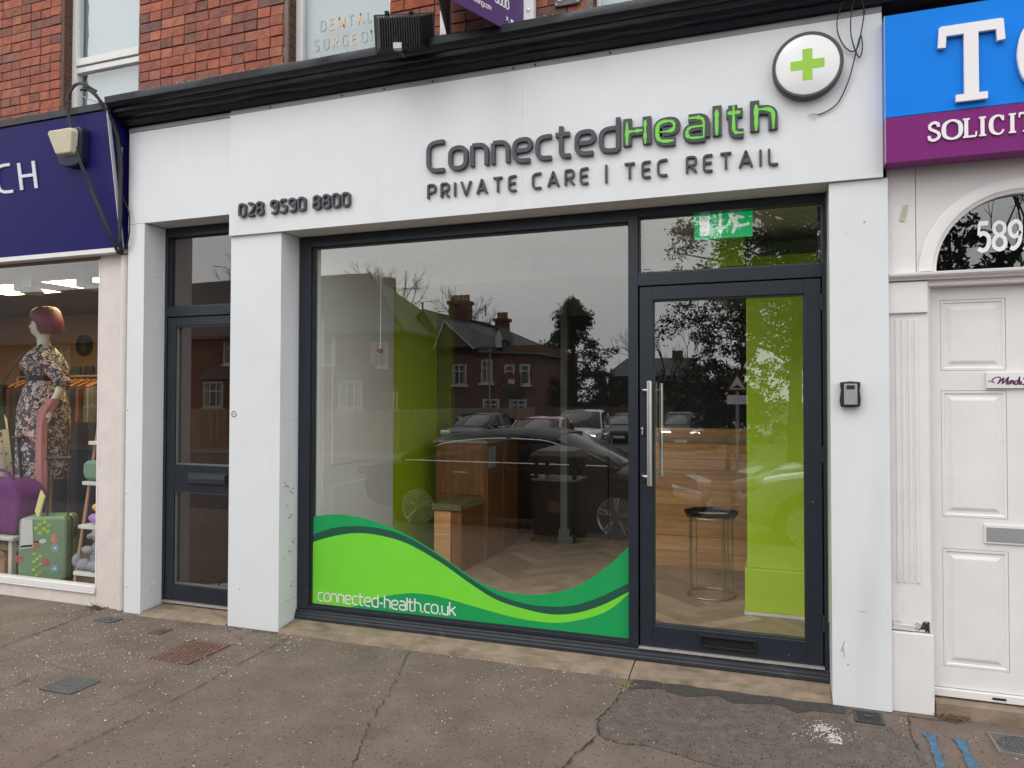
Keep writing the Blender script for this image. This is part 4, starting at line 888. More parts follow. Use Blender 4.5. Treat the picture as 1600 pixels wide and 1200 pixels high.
# solicitors sign
t = thing('solicitors_sign', 'blue and purple projecting box sign with white serif letters', 'sign', (1.8, 0, 3.2))
MB().box(.533, 3.4, -.10, .02, 3.032, 3.555).build('blue_panel', mat('sign_blue', (.0, .20, .75), .35, .03, 2, spec=.15), t, bevel=.002)
MB().box(.533, 3.4, -.10, .02, 2.80, 3.030).build('purple_panel', mat('sign_purple', (.19, .018, .16), .35, .03, 2, spec=.15), t, bevel=.002)
MB().box(.5325, .536, -.1025, -.096, 2.80, 3.555).build('edge_strip', mat('edge_grey', (.3, .33, .4), .4), t)
serif_num('T', .775, 3.062, .385, -.108, (wlet, .020), t, .8)
serif_num('O', 1.115, 3.062, .385, -.108, (wlet, .020), t)
x = .722
for ch, wd_ in zip('SOLICItORS', (.064, .090, .066, .044, .080, .044, .072, .094, .074, .066)):
    serif_num(ch, x, 2.885, .097, -.104, (wlet, .006), t); x += wd_

# ---------------------------------------------------------------- left shop front
t = thing('navy_sign', 'dark navy blue shop sign with thin white letters', 'sign', (-5.4, 0, 3.2))
navy = mat('navy_panel', (.014, .011, .115), .45, .06, 3, spec=.18)
zt, zb3, yt, yb = 3.735, 2.744, -.16, -.015
MB().xprof([(yb, zb3), (yt, zt), (yt + .03, zt), (.06, zt - .03), (.06, zb3)], -9.5, -4.652).build('panel', navy, t, bevel=.002)
MB().xprof([(yb - .006, zb3), (yt - .004, zt + .003), (yt + .02, zt + .003), (yb + .02, zb3)], -4.6515, -4.643).build('edge_trim', mat('trim_pale', (.5, .5, .52), .4), t)
MB().xprof([(-.035, 2.708), (-.035, 2.7425), (.06, 2.7425), (.06, 2.708)], -9.5, -4.66).build('lower_trim', pvc, t)
sl = lambda z: yb + (yt - yb) * (z - zb3) / (zt - zb3)
nl = mat('thin_white_letter', (.75, .75, .78), .4)
for ch, x in (('R', -6.10), ('C', -5.86), ('H', -5.605)):
    wd_, st = glyph_strokes(ch); mb = MB()
    for q, (P, cl) in enumerate(st):
        add_stroke(mb, P, .055, cl, lambda u, v, dd, x=x: (x + u * .21 * (1.5 if ch == 'C' else 1.45), sl(3.25 + v * .205) + dd - .002, 3.25 + v * .205), -.006 - .0003 * q, 0)
    mb.build('letter', nl, t)
ab = thing('alarm_box', 'cream alarm siren box with dark base on the navy sign', 'alarm box', (-5.0, -.12, 3.5))
o1 = fillet([(-5.165, 3.60), (-5.145, 3.628), (-4.87, 3.628), (-4.845, 3.60), (-4.895, 3.375), (-4.955, 3.355), (-5.055, 3.355), (-5.11, 3.375)], .02, True)
o2 = fillet([(-5.15, 3.60), (-5.13, 3.618), (-4.90, 3.618), (-4.885, 3.59), (-4.925, 3.43), (-5.09, 3.43)], .02, True)
MB().prism([(p_.x, p_.y) for p_ in o1], lambda x, z: (x + .008, sl(z) - .001, z), lambda x, z: (x, sl(z) - .06, z)).build('base', mat('siren_base', (.012, .016, .05), .3), ab, bevel=.008)
MB().prism([(p_.x, p_.y) for p_ in o2], lambda x, z: (x + .002, sl(z) - .045, z), lambda x, z: ((x + 5.0) * .92 - 5.005, sl(z) - .105, (z - 3.52) * .92 + 3.52)).build('cover', mat('aged_cream', (.62, .54, .40), .45, .06, 9, dirt=((.4, .3, .18), 6, .6, .4, (1, 1, 1))), ab, bevel=.008)
# cables down the joint
t = thing('cable_bundle', 'thick bundle of black cables arching over the navy sign corner', 'cables', (-4.62, -.1, 3.3))
rnd = random.Random(3)
for i in range(9):
    j = lambda s_=.012: rnd.uniform(-s_, s_)
    pts = catmull([(-4.83 + j(.05), -.20, 3.90 + j(.02)), (-4.74 + j(), -.205, 3.87 + j()), (-4.67 + j(), -.17, 3.76 + j()), (-4.625 + j(.012), -.10, 3.60), (-4.605 + j(.014), -.075, 3.38), (-4.615 + j(.014), -.06, 3.10), (-4.618 + j(.012), -.06, 2.90), (-4.625 + j(.01), -.05, 2.77), (-4.645 + j(.012), -.02, 2.69)], 5)
    MB().tube(pts, rnd.choice((.005, .006, .008, .01)), 6).build('cable', wirem, t, smooth=True)
for dx, dz in ((0, 0), (.016, -.006)):
    pts = catmull([(-4.72 + dx, -.20, 3.87), (-4.80, -.22, 3.93 + dz), (-4.90 + dx, -.22, 3.94 + dz), (-4.975 + dx, -.215, 3.87), (-4.985 + dx, -.21, 3.75), (-4.95 + dx, -.19, 3.55), (-4.90 + dx, -.17, 3.37), (-4.84 + dx, -.13, 3.18), (-4.77 + dx, -.10, 3.0), (-4.71 + dx, -.07, 2.83), (-4.665 + dx * .5, -.03, 2.69)], 6)
    MB().tube(pts, .0075, 7).build('cable', wirem, t, smooth=True)
pts = catmull([(-4.60, -.07, 3.12), (-4.57, -.03, 3.02), (-4.555, -.03, 2.9), (-4.57, -.03, 2.78), (-4.63, -.02, 2.70)], 6); MB().tube(pts, .005, 6).build('cable', wirem, t, smooth=True)
pts = catmull([(-4.86, -.2, 3.86), (-4.78, -.2, 3.82), (-4.70, -.19, 3.79)], 6); MB().tube(pts, .004, 6).build('grey_cable', mat('grey_cable', (.3, .3, .32), .5), t, smooth=True)
pts = catmull([(-4.64, -.03, 3.5), (-4.645, -.03, 3.2), (-4.64, -.03, 2.8), (-4.655, -.02, 2.69)], 6); MB().tube(pts, .005, 6).build('grey_cable', bpy.data.materials['grey_cable'], t, smooth=True)
# cream post with half round pipe
t = thing('cream_post', 'cream painted wall strip beside the left shop window', 'wall strip', (-4.8, .1, 0))
pr_ = [(-4.935 + i * .0, 0) for i in range(1)]
mb = MB(); rings = []
for k in range(60):
    z = .0 + 2.71 * k / 59; q = lambda s_=.0012: random.uniform(-s_, s_)
    rings.append([(-4.935 + q(), .052, z), (-4.925, .046 + q(), z), (-4.82, .046 + q(), z), (-4.712, .048 + q(), z), (-4.712, .2, z), (-4.935, .2, z)])
mb.loft(rings).build('strip', cream, t, smooth=True)
o = MB().lathe([(.034, .004), (.034, 2.69), (.028, 2.695)], (-4.668, .045, 0), 16).build('drainpipe', mat('cream_pipe', (.66, .6, .56), .5, .05, 8, bump=.001, bs=60, dirt=((.35, .28, .22), 8, .62, .5, (1, 1, .4))), None, smooth=True); tag(o, 'cream half round conduit between left shop and white pilaster', 'pipe')
weed = MB()
for i in range(14):
    a = random.uniform(0, 2 * pi); l_ = random.uniform(.015, .055); b0 = (-4.86 + random.gauss(0, .02), .02, .0)
    weed.tube([b0, (b0[0] + l_ * .4 * cos(a), b0[1] - .02, l_ * .6), (b0[0] + l_ * cos(a), b0[1] - .03 - .02 * sin(a), l_)], [.002, .0018, .0006], 4)
for i in range(60): weed.rbox((-4.86 + random.gauss(0, .05), -.0 + random.gauss(0, .02), .006 + random.uniform(0, .006)), (.009, .006, .004), (random.random(), random.random(), random.random()))
tag(weed.build('weed', mat('weed_green', (.07, .075, .03), .9, .4, 20)), 'small weed growing at foot of the cream post', 'weed')
grt = MB()
for i in range(26): 
    x, y_ = -.79 + random.gauss(0, .02), -.10 - abs(random.gauss(0, .05)); a = random.uniform(0, pi); grt.tube([(x, y_, .004), (x + .02 * cos(a), y_ + .02 * sin(a), .018), (x + .035 * cos(a), y_ + .035 * sin(a), .008)], .0012, 4)
tag(grt.build('dry_grass', mat('dry_grass', (.32, .24, .1), .9, .3, 20)), 'tuft of dry grass in the pavement crack', 'grass tuft')
# left shop window
lw = thing('left_shop_window', 'left shop display window with white frame and low sill', 'window', (-6, .08, 0))
MB().box(-9.5, -4.937, .055, .12, 2.685, 2.707).build('head_frame', mat('brown_head', (.17, .12, .10), .6, .2, 10), lw)
MB().box(-4.950, -4.9365, .05, .12, .15, 2.684).box(-9.5, -4.937, .036, .12, .112, .1495).build('frame', pvc, lw, bevel=.002)
MB().box(-9.5, -4.937, .030, .12, .098, .110).build('sill', pvc, lw, bevel=.002)
MB().add([(-9.5, .07, .145), (-4.945, .07, .145), (-4.945, .07, 2.69), (-9.5, .07, 2.69)], [(0, 1, 2, 3)]).build('pane', glass('left_glass', 2.5, (.95, .95, .94)), lw, recalc=False)
struct(MB().box(-9.5, -4.937, .050, .13, -.02, .0965).build('stall_riser', cream))
mb = MB().box(-9.5, -9.4, 0, .2, 0, 2.7)
# ---------------------------------------------------------------- interior of the main shop
iw = mat('interior_white', (.80, .80, .77), .6, .04, 4); ig = mat('interior_green', (.45, .66, .012), .5, .04, 3); igd = mat('interior_dark_grey', (.07, .07, .072), .7, .08, 4)
ceil_m = mat('ceiling_cream', (.74, .72, .66), .8)
plank = mat('oak_plank', (.2, .14, .09), .5, .25, 3, stretch=(1, 1, 1), bump=.0006, bs=60, objrand=[(.34, .25, .165), (.44, .32, .21), (.25, .18, .12), (.37, .27, .18), (.5, .37, .25)])
woodh = mat('oak_board', (.3, .15, .06), .5, .3, 4, stretch=(.4, 1, 9), objrand=[(.68, .36, .14), (.58, .30, .11), (.73, .40, .16), (.62, .33, .12), (.53, .27, .095)])
woodd = mat('walnut_laminate', (.22, .095, .03), .42, .3, 4, stretch=(9, 9, .5))
S = struct
S(MB().box(-3.25, .60, .285, 5.2, .0, .138).build('shop_subfloor', mat('subfloor', (.08, .06, .05), .9)))
S(MB().box(-3.27, -3.16, .275, 1.5, .0, 2.9).build('side_wall', iw)); S(MB().box(-3.30, -3.18, 1.5, 2.42, .0, 2.9).build('side_wall', ig)); S(MB().box(-3.30, -3.18, 2.42, 4.3, .0, 2.9).build('side_wall', igd))
S(MB().box(-3.18, -3.02, 2.42, 2.5, .15, 2.62).build('wall_return', mat('interior_olive', (.12, .19, .01), .6)))
S(MB().box(-3.3, .7, 4.3, 4.4, .0, 2.9).build('back_wall', igd)); S(MB().box(.50, .60, .275, 4.3, .0, 2.9).build('side_wall', iw))
S(MB().box(-3.3, .7, .275, 1.5, 2.76, 2.9).build('ceiling', ceil_m)); S(MB().box(-3.3, .7, 1.5, 4.4, 2.60, 2.75).build('ceiling', ceil_m))
S(MB().box(-3.18, .5, 1.488, 1.4995, 2.585, 2.758).build('ceiling_bulkhead', mat('bulkhead_grey', (.62, .63, .60), .6)))
# panels of the white side door in the display bay
o = MB().box(-3.159, -3.147, .42, 1.18, .15, 2.2); o = o.build('side_door', iw); tag(o, 'white flush door in the side wall inside the shop window', 'door')
for z0, z1 in ((.35, .95), (1.1, 2.05)): MB().box(-3.1465, -3.140, .53, 1.07, z0, z1).build('panel', iw, o, bevel=.004)
# herringbone planks
fl = S(MB().box(-3.16, .5, .29, 4.3, .138, .1385).build('shop_floor', mat('subfloor', (.08, .06, .05), .9)))
pm = bpy.data.meshes.new('plank'); PW, PN = .105, 5
b_ = MB().box(.0008, PW * PN - .0008, .0008, PW - .0008, 0, .012); pm.from_pydata(b_.v, [], b_.f); pm.materials.append(plank)
cnt2 = 0; R45 = Matrix.Rotation(radians(45), 4, 'Z'); cells = []
for a in range(-60, 60):
    for b2 in range(-14, 14):
        ox, oy = a + PN * b2, a - PN * b2
        for kind in (0, 1):
            if kind == 0: p_, rot = (ox, oy), 0; ctr = (ox + PN / 2, oy + .5)
            else: p_, rot = (ox + PN + 1, oy + 1 - PN), 90; ctr = (ox + PN + .5, oy + 1 - PN / 2)
            cw = R45 @ Vector((ctr[0] * PW, ctr[1] * PW, 0)) + Vector((-1.2, 1.0, 0))
            if -3.1 < cw.x < .42 and .42 < cw.y < 4.2:
                cells.append((cw.y, p_, rot))
cells.sort()
far = MB()
for i, (yy, p_, rot) in enumerate(cells):
    w_ = R45 @ Vector((p_[0] * PW, p_[1] * PW, 0)) + Vector((-1.2, 1.0, .1386 + random.uniform(0, .0006)))
    if i < 290:
        o = bpy.data.objects.new('plank', pm); col.objects.link(o); o.parent = fl; o.location = w_; o.rotation_euler = (0, 0, radians(45 + rot))
    else:
        M_ = Matrix.Translation(w_) @ Matrix.Rotation(radians(45 + rot), 4, 'Z'); far.add([M_ @ v.co for v in pm.vertices], [tuple(p.vertices) for p in pm.polygons])
if far.f: far.build('planking', mat('oak_plank_far', (.21, .15, .1), .5, .25, 9), fl, stuff=True)
# reception counter clad in horizontal boards
t = thing('reception_counter', 'oak board reception counter behind the glass door', 'counter', (-.7, 2.5, .15))
MB().box(-1.21, -.06, 2.325, 2.9, .15, 1.235).build('carcass', woodd, t)
z = .152; k = 0
while z < 1.22:
    x = -1.21
    for wd_ in ((.57, .57) if k % 2 else (.85, .29)):
        o = MB().box(0, wd_ - .002, 0, .018, 0, .1305).build('board', woodh, t); o.location = Vector((x, 2.306, z)) - t.location; x += wd_
    z += .1335; k += 1
MB().box(-1.23, -.04, 2.285, 2.93, 1.236, 1.268).build('counter_top', mat('counter_top', (.35, .33, .3), .4), t, bevel=.003)
MB().box(-.30, -.24, 2.45, 2.52, 1.2685, 1.345).build('card_reader', black, t)
w2 = thing('wall_lettering', 'grey raised lettering on the dark wall above the counter', 'sign', (-.9, 4.29, 1.8))
text_fit('ConnectedHealth', -1.62, .30, 1.79, .17, .075, .01, 4.299, mat('wall_letter_grey', (.03, .03, .034), .3), w2, name='letter')
# green pier by the door
t = thing('green_pier', 'lime green boxed pier beside the glass door', 'pier', (.15, 1.2, .15))
MB().box(-.185, .46, 1.045, 1.5, .46, 2.58).build('shaft', ig, t, bevel=.003); MB().box(-.20, .47, 1.005, 1.5, .172, .458).build('base', ig, t, bevel=.004)
MB().box(-.203, .472, 1.0, 1.5, .152, .171).build('skirting', pvc, t)
MB().box(-.42, -.19, .9, 1.486, 2.50, 2.755).build('beam', ig, t)
MB().box(.02, .08, 1.037, 1.0445, 1.62, 1.74).build('switch_plate', ig, t, bevel=.002)
# side table
t = thing('side_table', 'round black tray table on thin brass rods behind the door', 'side table', (-.455, 1.43, .15))
brass = mat('aged_brass', (.42, .32, .2), .35, .1, 20, metal=.9)
C0 = (-.455, 1.43, 0)
MB().lathe([(0, .742), (.182, .742), (.192, .752), (.196, .775), (.190, .778), (.184, .757), (0, .752)], C0, 8).build('tray', mat('tray_black', (.012, .012, .013), .25), t, bevel=.002)
MB().tube([(C0[0] + .172 * cos(a * pi / 18), C0[1] + .172 * sin(a * pi / 18), .160) for a in range(37)], .008, 8).build('base_ring', brass, t, smooth=True)
MB().tube([(C0[0] + .172 * cos(a * pi / 18), C0[1] + .172 * sin(a * pi / 18), .733) for a in range(37)], .006, 8).build('top_ring', brass, t, smooth=True)
for g_ in (214, 222, 238, 302, 308, 318, 30, 150):
    for dd in (0,):
        a = radians(g_ + dd); MB().tube([(C0[0] + .172 * cos(a), C0[1] + .172 * sin(a), .16), (C0[0] + .172 * cos(a), C0[1] + .172 * sin(a), .733)], .0056, 6).build('rod', brass, t)
MB().rbox((-.43, 1.40, .757), (.2, .1, .006), (0, 0, .3)).build('leaflet', pvc, None); o = bpy.data.objects['leaflet']; tag(o, 'pale leaflet lying on the black tray table', 'leaflet')
# low desk and cabinets left
t = thing('low_bench', 'low walnut unit with pale oak end and a mossy slab top', 'bench', (-2.6, 1.7, .15))
MB().box(-2.735, -2.49, 1.462, 1.94, .15, .655).build('carcass', woodd, t, bevel=.002); MB().box(-2.735, -2.585, 1.450, 1.4615, .155, .65).build('end_panel', woodh, t)
MB().box(-2.75, -2.48, 1.435, 1.93, .660, .715).build('slab_top', mat('bench_cushion', (.17, .15, .06), .9, .4, 10), t, bevel=.004)
t = thing('drawer_cabinet', 'tall walnut cabinets with steel bar handles', 'cabinet', (-2.7, 2.2, .15))
MB().box(-2.97, -2.47, 1.965, 2.80, .15, 1.20).build('carcass', woodd, t, bevel=.002)
MB().box(-2.99, -2.45, 1.945, 2.82, 1.2005, 1.225).build('worktop', mat('worktop_pale', (.33, .3, .27), .4), t)
d_ = MB().box(-2.955, -2.485, 1.950, 1.9635, .73, 1.19).build('drawer_front', woodd, t, bevel=.002); MB().tube([(-2.93, 1.935, 1.03), (-2.80, 1.935, 1.03)], .006, 8).build('bar_handle', steel, d_)
for y0_, y1_ in ((1.975, 2.38), (2.39, 2.79)):
    d_ = MB().box(-2.4685, -2.455, y0_, y1_, .2, 1.18).build('cabinet_door', woodd, t, bevel=.002)
    MB().tube([(-2.44, y0_ + .12, .93), (-2.44, y0_ + .30, .93)], .006, 8).build('bar_handle', steel, d_)
o = MB().box(-2.4545, -2.452, 2.0, 2.17, .97, 1.16).build('notice', mat('paper_grey', (.34, .36, .34), .7, .15, 60)); tag(o, 'paper notice taped to the side of the walnut cabinets', 'notice')
t = thing('white_post', 'slim pale grey post with stepped foot inside the shop', 'post', (-2.0, 3.0, .15)); t.name = 'post'
MB().box(-2.055, -1.985, 2.97, 3.04, .29, 2.6).build('shaft', mat('post_grey', (.17, .18, .17), .5), t); MB().box(-2.07, -1.955, 2.95, 3.05, .22, .29).box(-2.08, -1.92, 2.94, 3.06, .15, .22).build('foot', bpy.data.materials['post_grey'], t, bevel=.004)
t = thing('dark_units', 'row of dark storage units along the back of the shop', 'storage unit', (-2, 3.3, .15)); t.name = 'storage_unit'
for i in range(4): x_ = -2.95 + i * .44; d_ = MB().box(x_, x_ + .43, 3.3, 3.8, .15, 1.12).build('cabinet', mat('unit_dark', (.05, .03, .02), .4, .2, 5), t, bevel=.003); MB().tube([(x_ + .1, 3.285, .95), (x_ + .33, 3.285, .95)], .006, 6).build('bar_handle', steel, d_)
t = thing('pendant_pull', 'thin pale pull cord with small red knob in the window bay', 'pull cord', (-2.85, .9, 2.3))
MB().tube([(-2.86, .75, 2.76), (-2.86, .75, 1.985)], .0045, 6).build('cord', pvc, t); MB().lathe([(0, 1.95), (.012, 1.955), (.03, 1.97), (.012, 1.985), (0, 1.99)], (-2.86, .75, 0), 12).build('knob', mat('red_knob', (.35, .05, .03), .4), t, smooth=True)

# ---------------------------------------------------------------- interior of the left shop
peach = mat('peach_wall', (.40, .235, .125), .8, .06, 2)
S(MB().box(-11.5, -4.95, 3.3, 3.4, 0, 2.9).build('back_wall', peach)); S(MB().box(-4.94, -4.6, .21, 3.4, .0, 2.9).build('party_wall', peach)); S(MB().box(-11.6, -11.5, .2, 3.4, 0, 2.9).build('side_wall', peach))
S(MB().box(-11.5, -4.94, .13, 3.4, -.02, .045).build('display_floor', mat('display_floor', (.10, .08, .07), .8, .2, 8))); S(MB().box(-11.5, -4.94, .125, 3.4, 2.76, 2.9).build('shop_ceiling', mat('suspended_ceiling', (.17, .13, .11), .8, .08, 3)))
lightm = mat('light_panel', (.9, .88, .5), .5, 0, 1, emit=((1, .88, .42), 26))
for x0, y0_ in ((-8.0, 1.0), (-6.78, .98)):
    t = thing('ceiling_light', 'lit yellow ceiling light panel ' + ('farther left in the left shop' if x0 < -7 else 'above the red bobbed mannequin'), 'ceiling light', (x0 + .4, y0_ + .3, 2.75), group='ceiling lights')
    MB().box(x0, x0 + .78, y0_, y0_ + .55, 2.747, 2.757).build('diffuser', lightm, t)
    MB().box(x0 - .02, x0, y0_ - .02, y0_ + .57, 2.744, 2.759).box(x0 + .78, x0 + .80, y0_ - .02, y0_ + .57, 2.744, 2.759).box(x0, x0 + .78, y0_ - .02, y0_, 2.744, 2.759).box(x0, x0 + .78, y0_ + .55, y0_ + .57, 2.744, 2.759).build('frame', pvc, t)
spm = mat('spot_grey', (.36, .38, .37), .5, .1, 9)
for x, lab in ((-6.40, 'grey spotlight nearer the left edge'), (-5.64, 'grey spotlight nearest the cream post')):
    t = thing('spotlight', lab + ' of the left shop ceiling', 'spotlight', (x, .5, 2.6), group='window spotlights')
    MB().box(x - .055, x + .04, .46, .56, 2.565, 2.757).build('bracket', spm, t, bevel=.01)
    MB().lathe([(0, 2.605), (.05, 2.60), (.085, 2.57), (.10, 2.545), (.095, 2.54), (0, 2.55)], (x + .12, .52, 0), 24).build('lamp_head', spm, t, smooth=True)
for x, z in ((-8.95, 2.33), (-7.43, 2.34)):
    o = MB().lathe([(0, 3.28), (.15, 3.28), (.15, 3.299)], (x, 0, z), 32, 'y').build('wall_disc', mat('disc_brown', (.05, .035, .035), .5)); tag(o, 'round dark wall disc ' + ('left of the mannequin head' if x < -8 else 'right of the mannequin, by the cream post'), 'wall disc')
    MB().box(x - .05, x + .05, 3.272, 3.2795, z - .07, z + .06).build('emblem', mat('disc_grey', (.10, .09, .09), .5), o)
# mannequin
floral = bpy.data.materials.new('floral_print'); floral.use_nodes = True
n_ = floral.node_tree.nodes; l_ = floral.node_tree.links.new; b_ = n_['Principled BSDF']; b_.inputs['Roughness'].default_value = .85
tcn = n_.new('ShaderNodeTexCoord'); v_ = n_.new('ShaderNodeTexVoronoi'); v_.inputs['Scale'].default_value = 42; l_(tcn.outputs['Object'], v_.inputs['Vector'])
nn_ = n_.new('ShaderNodeTexNoise'); nn_.inputs['Scale'].default_value = 30; l_(tcn.outputs['Object'], nn_.inputs['Vector']); mxv = n_.new('ShaderNodeMix'); mxv.data_type = 'VECTOR'; mxv.inputs[0].default_value = .12
l_(tcn.outputs['Object'], mxv.inputs[4]); l_(nn_.outputs['Color'], mxv.inputs[5]); l_(mxv.outputs[1], v_.inputs['Vector'])
sx_ = n_.new('ShaderNodeSeparateColor'); l_(v_.outputs['Color'], sx_.inputs[0]); r_ = n_.new('ShaderNodeValToRGB'); r_.color_ramp.interpolation = 'CONSTANT'
cols = [(.03, .035, .05), (.52, .36, .32), (.05, .06, .085), (.16, .05, .07), (.42, .38, .36), (.07, .09, .12), (.6, .5, .46), (.03, .03, .045)]
while len(r_.color_ramp.elements) < len(cols): r_.color_ramp.elements.new(1)
for i, c_ in enumerate(cols): r_.color_ramp.elements[i].position = i / len(cols); r_.color_ramp.elements[i].color = (*c_, 1)
l_(sx_.outputs[0], r_.inputs[0]); l_(r_.outputs[0], b_.inputs['Base Color'])
skin = mat('mannequin_skin', (.62, .60, .47), .45, .03, 4)
mq = thing('mannequin', 'mannequin with red bobbed wig, floral dress and pink scarf', 'mannequin', (-6.42, .75, .05))
MX, MY = -6.42, .75; FA = radians(200)            # faces left, slightly towards the street
def ell(cx, cy, z, a, b, n=20, ang=FA):
    return [(MX + cx + cos(ang) * b * cos(2 * pi * k / n) - sin(ang) * a * sin(2 * pi * k / n), MY + cy + sin(ang) * b * cos(2 * pi * k / n) + cos(ang) * a * sin(2 * pi * k / n), z) for k in range(n)]
fx, fy = cos(FA), sin(FA)
def er(z, a, b, f=0, n=20): return ell(fx * f, fy * f, z, a, b, n)
# continuous body under the dress: legs merge into trunk, neck and head
body = MB().loft([er(1.60, .15, .12), er(1.75, .125, .10, .01), er(1.90, .15, .115, .02), er(2.00, .165, .10), er(2.04, .12, .08), er(2.065, .065, .06), er(2.12, .052, .055, .01), er(2.17, .05, .058, .015), er(2.195, .05, .075, .03), er(2.215, .06, .09, .035), er(2.25, .07, .098, .025), er(2.30, .076, .102, .015), er(2.36, .076, .10, .01), er(2.41, .055, .075, 0), er(2.43, .02, .03, 0)])
def P3(f, s_, z): return (MX + fx * f - fy * s_, MY + fy * f + fx * s_, z)
body.loft([[P3(.118, -.008, 2.315), P3(.118, .008, 2.315), P3(.10, .012, 2.315), P3(.10, -.012, 2.315)], [P3(.150, -.010, 2.268), P3(.150, .010, 2.268), P3(.11, .018, 2.268), P3(.11, -.018, 2.268)], [P3(.138, -.008, 2.258), P3(.138, .008, 2.258), P3(.11, .016, 2.258), P3(.11, -.016, 2.258)]])
body.loft([[P3(.128, .022 * cos(a_), 2.237 + .007 * sin(a_)) for a_ in [2 * pi * k / 8 for k in range(8)]], [P3(.108, .026 * cos(a_), 2.237 + .012 * sin(a_)) for a_ in [2 * pi * k / 8 for k in range(8)]]])
for s_ in (-.07, .07):
    body.tube([P3(-.01 , s_, 1.7), P3(0, s_ * .9, 1.1), P3(0, s_ * .8, .66), P3(.0, s_ * .8, .30)], [.085, .065, .05, .035], 12)
body.build('body', skin, mq, smooth=True)
for s_ in (-.034, .034):
    MB().loft([[P3(.112, s_ + .014 * cos(2 * pi * k / 8), 2.30 + .006 * sin(2 * pi * k / 8)) for k in range(8)], [P3(.094, s_ + .014 * cos(2 * pi * k / 8), 2.30 + .006 * sin(2 * pi * k / 8)) for k in range(8)]]).build('eye', mat('eye_dark', (.05, .05, .05), .3), mq)
hairm = mat('burgundy_wig', (.17, .004, .02), .45, .35, 5, stretch=(14, 14, 1), bump=.002, bs=60)
hr = MB(); rings = []
for i, (z, a, b, f) in enumerate([(2.205, .100, .085, -.055), (2.24, .118, .112, -.048), (2.29, .125, .125, -.035), (2.33, .125, .135, -.02), (2.37, .118, .135, -.01), (2.42, .10, .12, -.01), (2.452, .07, .08, -.012), (2.462, .02, .03, -.012)]): rings.append(er(z, a, b, f, 28))
for ri_, r0 in enumerate(rings):
    for k, p_ in enumerate(r0):
        pv = Vector(p_); d0 = (pv.x - MX) * fx + (pv.y - MY) * fy; q_ = random.uniform(-.0025, .0025)
        if pv.z < 2.325 and d0 > .02:            # open the face
            s0 = -(pv.x - MX) * fy + (pv.y - MY) * fx; dd = .02 - d0; pv.x += fx * dd; pv.y += fy * dd
        r0[k] = (pv.x + q_, pv.y + q_, pv.z)
hr.loft(rings).build('wig', hairm, mq, smooth=True)
def pleat(z, a, b, f, amp, n=64):
    return [(MX + fx * f + cos(FA) * (b * (1 + amp * sin(9 * t_) + amp * .6 * sin(17 * t_ + 1))) * cos(t_) - sin(FA) * a * (1 + amp * sin(9 * t_)) * sin(t_), MY + fy * f + sin(FA) * (b * (1 + amp * sin(9 * t_))) * cos(t_) + cos(FA) * a * (1 + amp * sin(11 * t_)) * sin(t_), z) for t_ in [2 * pi * k / n for k in range(n)]]
dress = MB().loft([pleat(.86, .235, .20, 0, .05), pleat(1.0, .235, .20, 0, .045), pleat(1.25, .24, .205, 0, .03), pleat(1.50, .235, .20, 0, .018), pleat(1.66, .20, .165, .0, .012), pleat(1.775, .152, .125, .005, .006), pleat(1.80, .150, .123, .005, .005), pleat(1.84, .168, .145, .02, .01), pleat(1.92, .185, .165, .035, .008), pleat(1.99, .195, .13, .01, .0), pleat(2.035, .165, .10, 0, 0), pleat(2.07, .095, .08, -.005, 0), pleat(2.09, .075, .07, -.01, 0)])
dr_ = dress.build('dress', floral, mq, smooth=True)
MB().loft([er(1.765, .164, .138, .005, 32), er(1.812, .163, .137, .005, 32)]).build('belt', mat('belt_black', (.012, .013, .018), .4), dr_, smooth=True)
for a_, b_2 in ((-.05, .05), (.05, -.05)):
    MB().tube(catmull([P3(-.02, a_ * 1.6, 2.095), P3(.10, a_ * .8, 2.03), P3(.175, 0, 1.95), P3(.17, b_2 * .8, 1.86)], 5), .011, 6).build('collar_piping', mat('piping_dark', (.05, .05, .07), .6), dr_, smooth=True)
# near arm bent back with the hand forward, far arm hanging
def arm(sg_, P_):
    sh, e1, el, w0, wr, hd = [P3(*p_) for p_ in P_]
    MB().tube([sh, e1, el, tuple((Vector(el) * .55 + Vector(w0) * .45))], [.062, .062, .058, .066], 12).build('sleeve', floral, dr_, smooth=True)
    a_ = MB().tube([tuple(Vector(el) * .6 + Vector(w0) * .4), w0, wr, tuple(Vector(wr) * .5 + Vector(hd) * .5), hd], [.040, .034, .024, .034, .030], 12)
    dn = (Vector(hd) - Vector(wr)).normalized(); sd = Vector((fx, fy, 0))
    for k in range(4):
        o_ = (k - 1.5) * .016; L_ = (.055, .068, .064, .048)[k]; b0 = Vector(hd) + sd * o_ - dn * .01
        a_.tube([b0, b0 + dn * L_ * .6 + sd * .004, b0 + dn * L_ * 1.1 + sd * .014], [.0085, .008, .006], 6)
    b0 = Vector(wr) * .6 + Vector(hd) * .4 + sd * .02; a_.tube([b0, b0 + dn * .035 + sd * .02, b0 + dn * .065 + sd * .022], [.011, .009, .007], 6)
    a_.build('arm', skin, mq, smooth=True)
arm(1, [(-.03, .15, 2.0), (-.17, .17, 1.87), (-.27, .16, 1.74), (-.25, .19, 1.65), (-.20, .21, 1.55), (-.17, .21, 1.43)])
arm(-1, [(0, -.16, 2.0), (-.04, -.21, 1.88), (-.05, -.22, 1.76), (.0, -.22, 1.66), (.05, -.22, 1.55), (.07, -.22, 1.44)])
